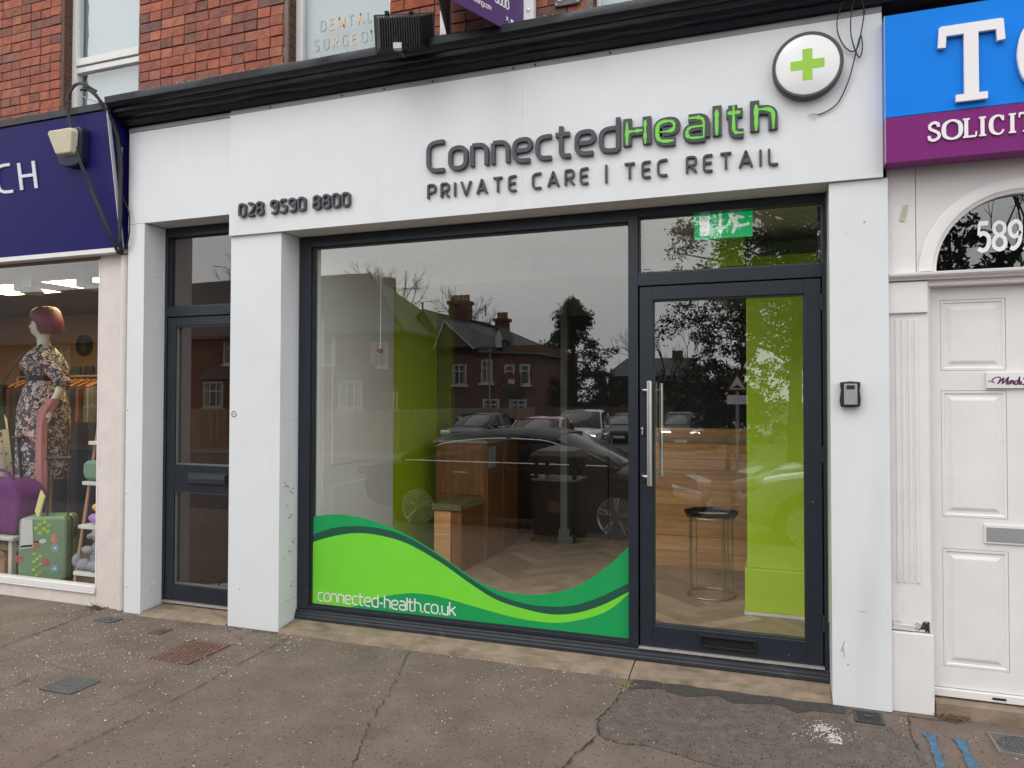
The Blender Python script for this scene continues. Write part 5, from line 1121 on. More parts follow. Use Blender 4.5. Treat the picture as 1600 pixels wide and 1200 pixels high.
# pink scarf over the right forearm
pink = mat('pink_scarf', (.46, .20, .20), .9, .2, 6, stretch=(8, 8, 1))
ARM = 1
def sc_ring(c, w_, d_, z=None, n=24): return [(c[0] + w_ * cos(2 * pi * k / n) * (1 + .10 * sin(5 * 2 * pi * k / n)), c[1] + d_ * sin(2 * pi * k / n) * (1 + .12 * cos(7 * 2 * pi * k / n)), c[2] + .0) for k in range(n)]
sf = thing('scarf', 'pink scarf draped over the mannequin forearm and hanging down', 'scarf', (-6.2, .6, 1.2))
W_ = P3(-.20, .21, 1.56)
pts = [(W_[0] + .02, W_[1], 1.60, .045, .045), (W_[0] + .01, W_[1], 1.565, .062, .055), (W_[0] - .03, W_[1] - .01, 1.51, .075, .06), (W_[0] - .07, W_[1] - .015, 1.45, .065, .045), (W_[0] - .09, W_[1] - .02, 1.35, .052, .04), (W_[0] - .095, W_[1] - .02, 1.1, .054, .04), (W_[0] - .09, W_[1] - .02, .9, .058, .04), (W_[0] - .085, W_[1] - .02, .76, .062, .035)]
MB().loft([sc_ring((a_, b_, c_), w2_, d2_) for a_, b_, c_, w2_, d2_ in pts]).build('cloth', pink, sf, smooth=True)
fr_ = MB()
for i in range(26): x_ = W_[0] - .085 + .058 * cos(i * 1.1); y_ = W_[1] - .02 + .035 * sin(i * 1.1); fr_.tube([(x_, y_, .765), (x_ + random.uniform(-.006, .006), y_, .71)], .003, 4)
fr_.build('fringe', pink, sf, stuff=True)
# second mannequin in white floral dress, mostly out of frame
wf = mat('white_floral', (.6, .56, .56), .85, .15, 14, speck=[((.25, .05, .1), 14, .33, .5), ((.12, .10, .18), 22, .28, .4)])
m2 = thing('mannequin', 'mannequin torso in white dress with dark red flowers at far left', 'mannequin', (-7.0, .62, .05)); MX, MY = -7.02, .62
MB().loft([pleat(.70, .25, .22, 0, .06), pleat(1.0, .24, .20, 0, .05), pleat(1.4, .20, .16, 0, .02), pleat(1.47, .16, .13, 0, .0)]).build('dress', wf, m2, smooth=True)
MB().loft([er(1.43, .15, .12), er(1.50, .14, .11), er(1.56, .1, .08), er(1.60, .03, .03)]).build('cream_top', mat('pale_shoulder', (.55, .55, .47), .6), m2, smooth=True)
MB().tube([(MX, MY, .05), (MX, MY, .72)], .02, 10).lathe([(0, .045), (.16, .05), (.16, .06), (0, .07)], (MX, MY, 0), 20).build('stand', steel, m2)
o = MB().loft([[(-6.78, .50, 1.30), (-6.62, .48, 1.32), (-6.62, .54, 1.32), (-6.78, .56, 1.30)], [(-6.70, .50, 1.62), (-6.66, .49, 1.62), (-6.66, .52, 1.62), (-6.70, .53, 1.62)]]).build('green_bag', mat('bag_green', (.012, .06, .03), .5)); tag(o, 'dark green shoulder bag hanging beside the floral dress', 'bag'); o.name = 'shoulder_bag'
MB().tube(catmull([(-6.68, .51, 1.6), (-6.60, .50, 1.75), (-6.50, .52, 1.9), (-6.46, .6, 2.04)], 5), .007, 6).build('strap', bpy.data.materials['bag_green'], o, smooth=True)
# purple travel bag on low table
t = thing('display_table', 'low cream display table at the left of the shop window', 'table', (-6.6, .45, .05))
MB().box(-7.4, -6.05, .20, .75, .395, .43).build('table_top', mat('table_cream', (.55, .52, .45), .4), t, bevel=.008)
for x in (-7.3, -6.12):
    for y_ in (.25, .70): MB().box(x - .02, x + .02, y_ - .02, y_ + .02, .045, .395).build('leg', bpy.data.materials['table_cream'], t)
pb = mat('purple_fabric', (.13, .018, .14), .85, .15, 8, bump=.003, bs=12)
t = thing('travel_bag', 'purple fabric wheeled travel bag with handle pulled up', 'travel bag', (-6.35, .4, .43))
out = fillet([(-6.75, .435), (-6.075, .435), (-6.055, .78), (-6.16, .885), (-6.6, .90), (-6.75, .85)], .07, True)
MB().face([(p_.x, p_.y) for p_ in out], .25, .52).build('body', pb, t, bevel=.03)
MB().box(-6.62, -6.28, .232, .252, .46, .70).build('front_pocket', pb, t, bevel=.012)
MB().tube(catmull([(-6.60, .36, .89), (-6.52, .35, .96), (-6.36, .35, .965), (-6.27, .36, .89)], 5), .013, 8).build('grab_handle', pb, t, smooth=True)
MB().tube([(-6.36, .50, .85), (-6.41, .50, 1.24)], .012, 8).tube([(-6.48, .50, 1.245), (-6.34, .50, 1.255)], .014, 8).build('pull_handle', black, t)
MB().box(-6.545, -6.49, .226, .2315, .56, .66).build('luggage_tag', mat('tag_white', (.6, .62, .64), .4), t)
# green hard suitcase
gs = mat('suitcase_green', (.17, .30, .18), .32, .06, 4)
t = thing('suitcase', 'pale green hard suitcase printed with bee and flowers', 'suitcase', (-5.83, .36, .05), local=True, rz=radians(30))
def sbox(x0, x1, y0_, y1_, z0, z1, r): 
    out = fillet([(x0, z0), (x1, z0), (x1, z1), (x0, z1)], r, True); return MB().face([(p_.x, p_.y) for p_ in out], y0_, y1_)
fr0 = sbox(-.185, .185, -.135, -.015, .02, .56, .06).build('front_shell', gs, t, bevel=.02, smooth=False)
sbox(-.185, .185, .015, .135, .02, .56, .06).build('rear_shell', gs, t, bevel=.02)
sbox(-.178, .178, -.016, .016, .028, .553, .05).build('zip_band', black, t)
for x in (-.145, .145):
    for y_ in (-.1, .1): MB().lathe([(0, -.012), (.022, -.012), (.022, .012), (0, .012)], (x, y_, -.018), 12, 'x').box(x - .02, x + .02, y_ - .02, y_ + .02, -.012, .045).build('wheel', black, t)
MB().tube([(.16, -.04, .56), (.16, -.04, 1.04)], .007, 6).tube([(.0, -.04, .56), (.0, -.04, 1.04)], .007, 6).tube([(-.02, -.04, 1.045), (.18, -.04, 1.045)], .013, 8).build('pull_handle', mat('handle_brown', (.05, .025, .02), .4), t)
MB().box(.178, .203, -.05, .05, .36, .45).build('side_handle', black, t, bevel=.006)
def disc(nm, x, z, r, m, n=12, sq=1): MB().prism([(x + r * cos(2 * pi * k / n), z + sq * r * sin(2 * pi * k / n)) for k in range(n)], lambda a, c_: (a, -.1385, c_), lambda a, c_: (a, -.134, c_)).build(nm, m, fr0)
lg = mat('print_lime', (.36, .5, .07), .5, .3, 20); pk = mat('print_pink', (.5, .09, .2), .5); bl = mat('print_blue', (.25, .42, .6), .5); am = mat('print_amber', (.42, .17, .05), .5); pc = mat('print_peach', (.55, .25, .2), .5, .3, 30)
for x, z in [(-.02, .50), (.02, .52), (-.05, .47), (.01, .46), (.05, .49), (-.02, .43), (.04, .44)]: disc('printed_leaf', x, z, .02, lg, 6, .8)
for i in range(10): disc('printed_leaf', -.06 + .025 * (i % 3), .06 + .022 * i, .016, lg, 6, .8)
for x, z in [(.09, .40), (.11, .37), (.10, .34), (.08, .37)]: disc('printed_petal', x, z, .02, pc, 7)
for cx_, cz_, m_ in [(-.17, .22, pk), (.03, .19, pk), (.10, .30, bl), (.10, .13, bl)]:
    for k in range(6): disc('printed_petal', cx_ + .024 * cos(k * pi / 3), cz_ + .024 * sin(k * pi / 3), .011, m_, 6)
    disc('flower_centre', cx_, cz_, .012, pvc if m_ is bl else am, 8)
disc('bee_body', -.06, .33, .036, am, 14, .8); disc('bee_stripe', -.045, .355, .022, black, 12, .5); disc('bee_wing', .005, .36, .03, mat('wing_white', (.6, .62, .66), .3), 10, .6)
MB().prism([(-.165, .30), (-.065, .31), (-.075, .545), (-.16, .55)], lambda a, c_: (a, -.1405, c_), lambda a, c_: (a, -.1388, c_)).build('swing_tag', bpy.data.materials['tag_white'], t)
MB().prism([(-.16, .312), (-.07, .318), (-.0705, .336), (-.1595, .331)], lambda a, c_: (a, -.1412, c_), lambda a, c_: (a, -.1406, c_)).build('tag_print', black, t)
# price card
t = thing('price_card', 'yellow card leaning in a clear holder on the green suitcase', 'price card', (-5.86, .33, .62))
MB().rbox((-5.865, .30, .705), (.15, .008, .20), (-.15, .30, -.45)).build('holder', mat('card_edge', (.45, .45, .38), .4), t)
MB().rbox((-5.866, .2935, .705), (.13, .004, .185), (-.15, .30, -.45)).build('card', mat('card_yellow', (.68, .66, .25), .6, .06, 30), t)
# cardboard boxes, drapes
cb = mat('cardboard', (.32, .19, .10), .85, .12, 10)
t = thing('cardboard_box', 'open brown cardboard box under the display table', 'box', (-6.3, .4, .05))
MB().box(-6.62, -6.17, .22, .50, .046, .23).build('carton', cb, t); MB().rbox((-6.24, .24, .26), (.12, .01, .09), (.5, .25, 0)).build('flap', cb, t); MB().rbox((-6.5, .22, .26), (.2, .01, .06), (.7, 0, 0)).build('flap', cb, t); MB().box(-6.40, -6.28, .2175, .2195, .12, .16).build('box_label', bpy.data.materials['tag_white'], t)
drm = mat('navy_drape', (.012, .014, .035), .85, .3, 4, stretch=(10, 10, 1))
def drape(name, lab, x0, x1, y_, z0, z1, m, cat='drape', amp=.03):
    k = 40; vs = []; 
    for z in (z0, z1):
        for i in range(k + 1): vs.append((x0 + (x1 - x0) * i / k, y_ + amp * sin(i * 1.3) + amp * .5 * sin(i * 2.9), z))
    for z in (z0, z1):
        for i in range(k + 1): vs.append((x0 + (x1 - x0) * i / k, y_ + .02 + amp * sin(i * 1.3) + amp * .5 * sin(i * 2.9), z))
    q_ = k + 1; f_ = [(i, i + 1, q_ + i + 1, q_ + i) for i in range(k)] + [(2 * q_ + i, 3 * q_ + i, 3 * q_ + i + 1, 2 * q_ + i + 1) for i in range(k)] + [(q_ + i, q_ + i + 1, 3 * q_ + i + 1, 3 * q_ + i) for i in range(k)]
    tag(MB().add(vs, f_).build(name, m, smooth=True), lab, cat)
drape('drape', 'dark navy drape behind the mannequin and suitcase', -7.9, -5.35, 1.35, .05, 1.36, drm)
# clothes rail and hangers
t = thing('clothes_rail', 'brass clothes rail at the back of the left shop', 'clothes rail', (-7.2, 2.2, .05))
MB().tube([(-8.6, 2.1, 1.86), (-6.3, 2.1, 1.86)], .015, 10).tube([(-8.6, 2.1, .05), (-8.6, 2.1, 1.86)], .015, 8).tube([(-6.3, 2.1, .05), (-6.3, 2.1, 1.86)], .015, 8).build('rail', brass, t, smooth=True)
hgm = mat('hanger_wood', (.33, .12, .04), .4, .2, 10)
gc = [(.05, .02, .02), (.02, .02, .03), (.10, .07, .06), (.03, .04, .06), (.12, .03, .03), (.04, .05, .04), (.15, .12, .10)]
for i in range(22):
    x = -8.45 + i * .098; g0 = thing('hung_garment', 'garment on an orange wooden hanger, hanging in the row on the brass rail', 'garment', (x, 2.1, 1.86), group='garments on wooden hangers along the brass rail', local=True, rz=radians(random.uniform(-14, 14)))
    MB().tube(catmull([(0, -.21, -.13), (0, -.1, -.075), (0, 0, -.045), (0, .1, -.075), (0, .21, -.13)], 4), .012, 7).tube([(0, 0, -.045), (0, 0, -.02), (0, .012, .012), (0, 0, .02)], .003, 5).build('hanger', hgm, g0, smooth=True)
    cm = mat('garment_%d' % (i % 7), gc[i % 7], .9, .3, 8)
    MB().loft([[(-.03, -.26, -1.0), (.03, -.26, -1.0), (.03, .26, -1.0), (-.03, .26, -1.0)], [(-.025, -.22, -.4), (.025, -.22, -.4), (.025, .22, -.4), (-.025, .22, -.4)], [(-.02, -.22, -.155), (.02, -.22, -.155), (.02, .22, -.155), (-.02, .22, -.155)], [(-.012, -.08, -.09), (.012, -.08, -.09), (.012, .08, -.09), (-.012, .08, -.09)]]).build('garment', cm, g0, bevel=.008)
for i in range(7):
    x = -9.2 + i * .22; tag(MB().loft([[(x, 2.55, 1.78), (x + .17, 2.55, 1.78), (x + .17, 2.62, 1.78), (x, 2.62, 1.78)], [(x + .01, 2.56, 2.0), (x + .16, 2.56, 2.0), (x + .16, 2.6, 2.0), (x + .01, 2.6, 2.0)]]).build('handbag', mat('garment_%d' % ((i * 3) % 7), (.05, .02, .02), .9), bevel=.01), 'dark handbag in the row on the back shelf', 'handbag', 'handbags on the back shelf')
t = thing('back_shelf', 'dark shelf holding handbags at the back left', 'shelf', (-8.5, 2.6, 1.7)); MB().box(-9.4, -7.6, 2.45, 2.75, 1.74, 1.775).box(-9.4, -9.36, 2.45, 2.75, .05, 1.74).box(-7.64, -7.6, 2.45, 2.75, .05, 1.74).build('shelf', black, t)
# ladder shelf by the post
oak = mat('pale_oak', (.36, .22, .12), .6, .15, 8); wsh = mat('shelf_white', (.62, .63, .60), .5)
t = thing('ladder_shelf', 'ladder shelf with oak legs and white shelves beside the cream post', 'shelf', (-5.2, .4, .05))
MB().tube([(-5.305, .16, .05), (-5.405, .46, 1.36)], .014, 6).build('leg', oak, t); MB().tube([(-5.02, .16, .05), (-4.99, .46, 1.36)], .014, 6).build('leg', oak, t)
for z, x0, y_ in ((.215, -5.31, .16), (.575, -5.335, .22), (.92, -5.37, .28), (1.245, -5.40, .36)): MB().box(x0, -4.96, y_, y_ + .24, z - .03, z).build('shelf', wsh, t, bevel=.003)
t = thing('plush_toy', 'grey plush bear sitting on the lowest white shelf', 'soft toy', (-5.2, .26, .22))
fur = mat('grey_fur', (.26, .28, .31), .95, .3, 40, bump=.006, bs=90)
def blob(mb, c, r, n=14):
    rings = []
    for i in range(1, n // 2 + 1):
        ph = pi * i / (n // 2 + 1); rings.append([(c[0] + r[0] * sin(ph) * cos(2 * pi * k / n), c[1] + r[1] * sin(ph) * sin(2 * pi * k / n), c[2] - r[2] * cos(ph)) for k in range(n)])
    mb.loft(rings); return mb
mb = MB(); blob(mb, (-5.16, .28, .34), (.085, .07, .12)); blob(mb, (-5.15, .27, .50), (.07, .065, .07)); blob(mb, (-5.205, .27, .555), (.03, .02, .035)); blob(mb, (-5.10, .27, .555), (.03, .02, .035))
mb.build('body', fur, t, smooth=True); blob(MB(), (-5.20, .225, .49), (.028, .03, .024)).build('muzzle', fur, t, smooth=True)
blob(MB(), (-5.255, .21, .265), (.08, .045, .045)).build('leg', fur, t, smooth=True); blob(MB(), (-5.315, .20, .295), (.035, .04, .055)).build('foot', fur, t, smooth=True); blob(MB(), (-5.12, .20, .26), (.08, .045, .045)).build('leg', fur, t, smooth=True); blob(MB(), (-5.22, .215, .38), (.06, .03, .035)).build('arm', fur, t, smooth=True)
for z, m_, nm, lab in ((.62, mat('yarn_lilac', (.36, .22, .5), .95, .2, 40, bump=.003, bs=150), 'yarn_ball', 'lilac ball of yarn with white band on a white shelf'), (.71, mat('yarn_yellow', (.72, .42, .08), .95, .2, 40, bump=.003, bs=150), 'yarn_ball', 'yellow ball of yarn with white band lying on the lilac one')):
    t = thing(nm, lab, 'yarn', (-5.2, .3, z)); blob(MB(), (-5.20 + (.04 if z > .7 else 0), .32, z), (.13, .055, .045), 16).build('yarn', m_, t, smooth=True)
    x_ = -5.20 + (.04 if z > .7 else 0); MB().lathe([(.0465, x_ + .0), (.052, x_ + .02), (.052, x_ + .07), (.046, x_ + .09)], (0, .32, z), 20, 'x').build('paper_band', mat('tag_white', (.6, .6, .6)), t)
out = fillet([(-5.395, .925), (-5.02, .925), (-5.02, 1.095), (-5.40, 1.09)], .07, True)
tag(MB().face([(p_.x, p_.y) for p_ in out], .30, .44).build('cushion', mat('sage_velvet', (.16, .27, .19), .9, .15, 9), bevel=.03, smooth=True), 'sage green velvet cushion on the second shelf from the top', 'cushion')
tag(MB().box(-5.30, -5.03, .38, .44, .925, .99).build('red_tin', mat('red_tin', (.36, .07, .05), .5), bevel=.004), 'red item behind the sage cushion', 'tin').name = 'tin'
tag(MB().box(-5.62, -5.42, .80, .9, .3, .62).build('yellow_box', mat('mustard', (.35, .22, .03), .7), bevel=.01), 'mustard box behind the green suitcase', 'box').name = 'carton'
t = thing('potted_plant', 'red flowering plant in a small white pot on the top shelf', 'plant', (-5.25, .47, 1.25))
PX, PY = -5.245, .46
MB().lathe([(.0, 1.246), (.040, 1.246), (.055, 1.345), (.05, 1.345), (.038, 1.26)], (PX, PY, 0), 20).build('pot', pvc, t, smooth=True)
lv = MB()
for i in range(170):
    a = random.uniform(0, 2 * pi); e = random.uniform(.1, 1.3); l__ = random.uniform(.07, .17); d_ = Vector((cos(a) * cos(e), sin(a) * cos(e), sin(e))); b0 = Vector((PX, PY, 1.34)); s_ = d_.cross(Vector((0, 0, 1))).normalized() * .006
    p1 = b0 + d_ * l__ * .6 ; p2 = b0 + d_ * l__ - Vector((0, 0, .015)); lv.add([b0 - s_ * .4, b0 + s_ * .4, p1 + s_, p1 - s_, p2], [(0, 1, 2, 3), (3, 2, 4)])
lv.build('leaves', mat('plant_green', (.06, .14, .03), .7, .3, 30), t, recalc=False)
fl_ = MB()
for i in range(16):
    a = random.uniform(0, 2 * pi); r0 = random.uniform(.02, .15); c_ = (PX + r0 * cos(a), PY + r0 * .7 * sin(a), 1.34 + random.uniform(.10, .2) - r0 * .35)
    blob(fl_, c_, (.014, .014, .012), 6)
fl_.build('blossoms', mat('blossom_red', (.55, .06, .05), .6, .4, 60), t)
# ---------------------------------------------------------------- the street opposite, seen in the shop glass
brk2 = mat('house_brick', (.095, .045, .035), .9, .25, 3, bump=.004, bs=20); slate = mat('roof_slate', (.04, .042, .044), .7, .25, 5, stretch=(1, 1, 4))
brk3 = mat('house_brick_pale', (.13, .068, .05), .9, .25, 3, bump=.004, bs=20)
hpane = mat('house_pane', (.03, .035, .04), .12, .1, 3); wfr = mat('house_window_white', (.42, .42, .40), .5)
def hwin(par, x0, x1, yf, z0, z1, bars=1):
    """window on a wall facing +y at y=yf"""
    f_ = MB(); w_ = .09
    f_.box(x0, x0 + w_, yf, yf + .06, z0, z1); f_.box(x1 - w_, x1, yf, yf + .06, z0, z1); f_.box(x0 + w_, x1 - w_, yf, yf + .06, z1 - w_, z1); f_.box(x0 + w_, x1 - w_, yf, yf + .06, z0, z0 + w_)
    f_.box(x0 + w_, x1 - w_, yf, yf + .05, (z0 + z1) / 2 + .15, (z0 + z1) / 2 + .22)
    for i in range(bars): xx = x0 + (x1 - x0) * (i + 1) / (bars + 1); f_.box(xx - .04, xx + .04, yf, yf + .055, z0 + w_, z1 - w_)
    o = f_.build('window', wfr, par); MB().box(x0 + w_, x1 - w_, yf + .005, yf + .02, z0 + w_, z1 - w_).build('pane', hpane, o)
    cw_ = (x1 - x0 - 2 * w_) * .2; MB().box(x0 + w_, x0 + w_ + cw_, yf + .021, yf + .03, z0 + w_, z1 - w_).box(x1 - w_ - cw_, x1 - w_, yf + .021, yf + .03, z0 + w_, z1 - w_).build('curtain', mat('curtain', (.2, .19, .17), .8), o)
    MB().box(x0 - .12, x1 + .12, yf - .02, yf + .12, z0 - .12, z0 - .005).build('sill', wfr, o)
# long house with gable end
h1 = thing('brick_house', 'long brick house with grey slate roof behind the board fence', 'house', (-30, -32, -.4))
YF = -29.5
MB().box(-58, -18.4, -37.5, YF, -.4, 5.3).build('wall', brk2, h1)
roof = MB(); rp = [(YF + .35, 5.15), (-33.5, 9.15), (-37.9, 5.15), (-37.9, 5.0), (-33.5, 8.98), (YF + .35, 5.0)]
# roof runs to the left, its right end cut back to a slope
mb = MB(); mb.add([(-58, YF + .35, 5.2), (-18.2, YF + .35, 5.2), (-22.8, -33.5, 9.07), (-58, -33.5, 9.3), (-18.2, -37.9, 5.2), (-58, -37.9, 5.2), (-58, YF + .35, 5.05), (-18.2, YF + .35, 5.05), (-18.2, -37.9, 5.05), (-58, -37.9, 5.05)], [(0, 1, 2, 3), (3, 2, 4, 5), (1, 4, 2), (6, 9, 8, 7), (0, 6, 7, 1), (1, 7, 8, 4), (0, 3, 5, 9, 6)])
rf = mb.build('roof', slate, h1)
MB().tube([(-18.15, YF + .4, 5.25), (-22.75, -33.5, 9.13)], .07, 6).build('hip_ridge', slate, rf)
MB().box(-22.6, -22.0, -35.4, -34.8, 7.0, 9.0).build('chimney', brk3, rf)
for x0, x1, z0, z1, b_ in [(-23.3, -22.4, 3.5, 5.0, 0), (-20.2, -19.2, 3.3, 4.6, 1), (-29.9, -28.6, 3.6, 5.0, 1), (-33.5, -32.3, 3.6, 5.0, 1), (-26.6, -25.4, 3.5, 5.0, 1), (-38.5, -37, 3.6, 5, 1), (-43, -41.5, 3.6, 5, 1), (-18.9, -18.6, 1, 2, 0)]: hwin(h1, x0, x1, YF, z0, z1, b_)
for bx in (-30.0, -21.0, -38.5):
    by = MB().add([(bx - 1.3, YF, -.4), (bx - .8, YF + .7, -.4), (bx + .8, YF + .7, -.4), (bx + 1.3, YF, -.4), (bx - 1.3, YF, 2.75), (bx - .8, YF + .7, 2.75), (bx + .8, YF + .7, 2.75), (bx + 1.3, YF, 2.75)], [(0, 1, 5, 4), (1, 2, 6, 5), (2, 3, 7, 6), (4, 5, 6, 7)]).build('bay', brk2, h1)
    MB().add([(bx - 1.5, YF, 2.75), (bx - .9, YF + .9, 2.75), (bx + .9, YF + .9, 2.75), (bx + 1.5, YF, 2.75), (bx - 1.0, YF, 3.55), (bx + 1.0, YF, 3.55)], [(0, 1, 4), (1, 2, 5, 4), (2, 3, 5), (0, 3, 2, 1)]).build('bay_roof', slate, by)
    hwin(h1, bx - .72, bx + .72, YF + .7, 1.15, 2.6, 2)
# second house: gables, chimneys, bargeboards
MB().tube([(-58, YF + .42, 5.05), (-18.2, YF + .42, 5.05)], .07, 6).build('gutter', hpane, h1)
h2 = thing('gabled_house', 'red brick house with two gables, dormer and chimney stacks', 'house', (-16, -37, -.4))
Y2 = -33.5
MB().box(-20.6, -12.2, -42, Y2, -.4, 4.55).build('wall', brk3, h2)
def gable(x0, x1, xa, za, ze, yf, m, depth=4, side='+'):
    g_ = MB().add([(x0, yf, ze), (x1, yf, ze), (xa, yf, za), (x0, yf - .3, ze), (x1, yf - .3, ze), (xa, yf - .3, za)], [(0, 1, 2), (3, 5, 4), (0, 2, 5, 3), (1, 4, 5, 2)]).build('gable', m, h2)
    for a, b in ((x0, xa), (xa, x1)):
        za_, zb_2 = (ze, za) if a == x0 else (za, ze); MB().tube([(a - (.2 if a == x0 else 0), yf + .12, za_ - (.15 if a == x0 else 0)), (b + (.2 if b == x1 else 0), yf + .12, zb_2 - (.15 if b == x1 else 0))], .06, 5).build('bargeboard', wfr if depth == 3 else slate, g_)
    MB().add([(x0 - .25, yf + .15, ze - .1), (xa, yf + .15, za + .08), (xa, yf - depth, za + .08), (x0 - .25, yf - depth, ze - .1), (x1 + .25, yf + .15, ze - .1), (x1 + .25, yf - depth, ze - .1)], [(0, 1, 2, 3), (1, 4, 5, 2)]).build('roof', slate, h2)
MB().add([(-20.9, Y2 + .3, 4.5), (-11.9, Y2 + .3, 4.0), (-15.1, -38, 5.65), (-17.0, -38, 6.4), (-21.3, -38, 7.35), (-20.9, -42.3, 4.5), (-11.9, -42.3, 4.0)], [(0, 1, 2, 3, 4), (4, 3, 2, 6, 5), (1, 6, 2), (0, 4, 5), (0, 5, 6, 1)]).build('main_roof', slate, h2)
gable(-20.6, -17.9, -19.15, 6.75, 4.75, Y2 + .02, brk3); gable(-18.0, -15.9, -17.5, 6.0, 4.55, Y2 + .6, brk3, 3)
for x0, x1, zt_, n__ in ((-19.45, -18.2, 7.95, 5), (-16.3, -15.6, 6.75, 4)):
    c_ = MB().box(x0, x1, -38.4, -37.6, 5, zt_ - .35).box(x0 - .1, x1 + .1, -38.5, -37.5, zt_ - .35, zt_ - .15).build('chimney', brk2, h2)
    for i in range(n__): MB().lathe([(.11, zt_ - .15), (.13, zt_ + .25), (.0, zt_ + .25)], (x0 + .12 + (x1 - x0 - .24) * i / (n__ - 1), -38, 0), 8).build('chimney_pot', mat('clay_pot', (.25, .1, .05), .8), c_)
dmr = MB().box(-14.6, -14.2, Y2 - 1.5, Y2 + .2, 4.4, 4.9).build('dormer', slate, h2); MB().add([(-14.75, Y2 + .22, 4.9), (-14.05, Y2 + .22, 4.9), (-14.4, Y2 + .22, 5.6), (-14.75, Y2 - 1.5, 4.9), (-14.05, Y2 - 1.5, 4.9), (-14.4, Y2 - 1.5, 5.6)], [(0, 2, 5, 3), (1, 4, 5, 2)]).build('dormer_roof', slate, dmr); MB().box(-14.58, -14.22, Y2 + .205, Y2 + .24, 4.45, 4.95).add([(-14.7, Y2 + .23, 4.9), (-14.1, Y2 + .23, 4.9), (-14.4, Y2 + .23, 5.5)], [(0, 1, 2)]).build('dormer_front', wfr, dmr)
for x0, x1, z0, z1, b_ in [(-15.5, -14.8, 2.5, 3.8, 1), (-14.1, -13.5, 2.4, 3.5, 0), (-13.2, -12.6, 2.4, 3.5, 0), (-19.6, -18.8, 4.4, 5.6, 1), (-17.3, -16.4, 2.4, 3.6, 1), (-15.4, -14.4, .6, 1.6, 1), (-13.8, -12.8, .6, 1.6, 1)]: hwin(h2, x0, x1, Y2 + .03, z0, z1, b_)
for x, z in ((-19.15, 6.9), (-17.1, 7.2)): MB().tube([(x, Y2 + .1 if z < 7 else -38, z - .4), (x, Y2 + .1 if z < 7 else -38, z + .3)], .05, 6).build('finial', slate, h2)
# low house to the right and dark hedge
h3 = thing('distant_house', 'low distant house with dark roof beyond the pine', 'house', (-8, -48, -.4))
MB().box(-11, -4.8, -52, -46, -.4, 3.2).build('wall', brk2, h3); MB().add([(-11.3, -45.7, 3.2), (-4.5, -45.7, 3.2), (-5.5, -49, 4.6), (-10.3, -49, 4.6), (-11.3, -52.3, 3.2), (-4.5, -52.3, 3.2)], [(0, 1, 2, 3), (3, 2, 5, 4), (0, 3, 4), (1, 5, 2), (0, 4, 5, 1)]).build('roof', slate, h3)
MB().box(-6.9, -6.2, -49.3, -48.7, 4, 5.1).build('chimney', brk2, h3)
for a, b in ((-10, -9), (-7.6, -6.6)): hwin(h3, a, b, -46, .8, 2.1, 1)
# board fence
ft = mat('fence_board', (.26, .17, .10), .85, .25, 6, stretch=(6, 6, .6), objrand=[(.22, .15, .10), (.28, .195, .13), (.17, .115, .08), (.25, .17, .115)])
fn1 = thing('board_fence', 'weathered vertical board fence in front of the brick house', 'fence', (-24, -19.6, -.4))
bm_ = bpy.data.meshes.new('board'); q = MB().add([(-.07, 0, 0), (.07, 0, 0), (.07, .02, 0), (-.07, .02, 0), (-.07, 0, 1.55), (.07, 0, 1.55), (.07, .02, 1.55), (-.07, .02, 1.55), (0, .01, 1.63)], [(0, 3, 2, 1), (0, 1, 5, 4), (1, 2, 6, 5), (2, 3, 7, 6), (3, 0, 4, 7), (4, 5, 8), (5, 6, 8), (6, 7, 8), (7, 4, 8)])
bm_.from_pydata(q.v, [], q.f); bm_.materials.append(ft)
i = 0; x = -13.2
while x > -46 and i < 215:
    o = bpy.data.objects.new('board', bm_); col.objects.link(o); o.parent = fn1; o.location = Vector((x, -19.6 + random.uniform(-.008, .008), -.38 + random.uniform(-.02, .02))) - fn1.location; x -= .152; i += 1
for i in range(60):
    o = bpy.data.objects.new('board', bm_); col.objects.link(o); o.parent = fn1; o.rotation_euler = (0, 0, radians(-75)); o.location = Vector((-13.1 + .04 * i, -19.7 - .146 * i, -.38)) - fn1.location
MB().box(-46, -13.2, -19.66, -19.625, .0, .1).box(-46, -13.2, -19.66, -19.625, .9, 1.0).build('rail', ft, fn1)
for i in range(14): MB().box(-13.2 - i * 2.4, -13.1 - i * 2.4, -19.75, -19.665, -.38, 1.2).build('post', ft, fn1)
# cars
paint_k = mat('paint_black', (.005, .005, .007), .3, .05, 2, spec=.16); paint_r = mat('paint_red', (.35, .022, .02), .25, .05, 2, coat=1); paint_w = mat('paint_white', (.62, .63, .64), .25, .03, 2, coat=1)
paint_n = mat('paint_navy', (.015, .02, .03), .25, .05, 2, spec=.3); paint_s = mat('paint_silver', (.45, .47, .49), .25, .05, 2, metal=.6, coat=1)
cgl = mat('car_glass', (.010, .012, .013), .08, .05, 2, spec=.3); tyre = mat('tyre', (.012, .012, .012), .85, .1, 9); chrome = mat('chrome', (.7, .7, .7), .12, .02, 3, metal=1)
alloy = mat('alloy', (.5, .51, .52), .3, .05, 3, metal=.8); drl = mat('headlamp_lit', (.9, .9, .85), .2, emit=((1, .98, .9), 12)); lens_m = mat('lamp_lens', (.45, .47, .5), .1, .1, 9, spec=.9); tail = mat('tail_lamp', (.3, .01, .01), .25)
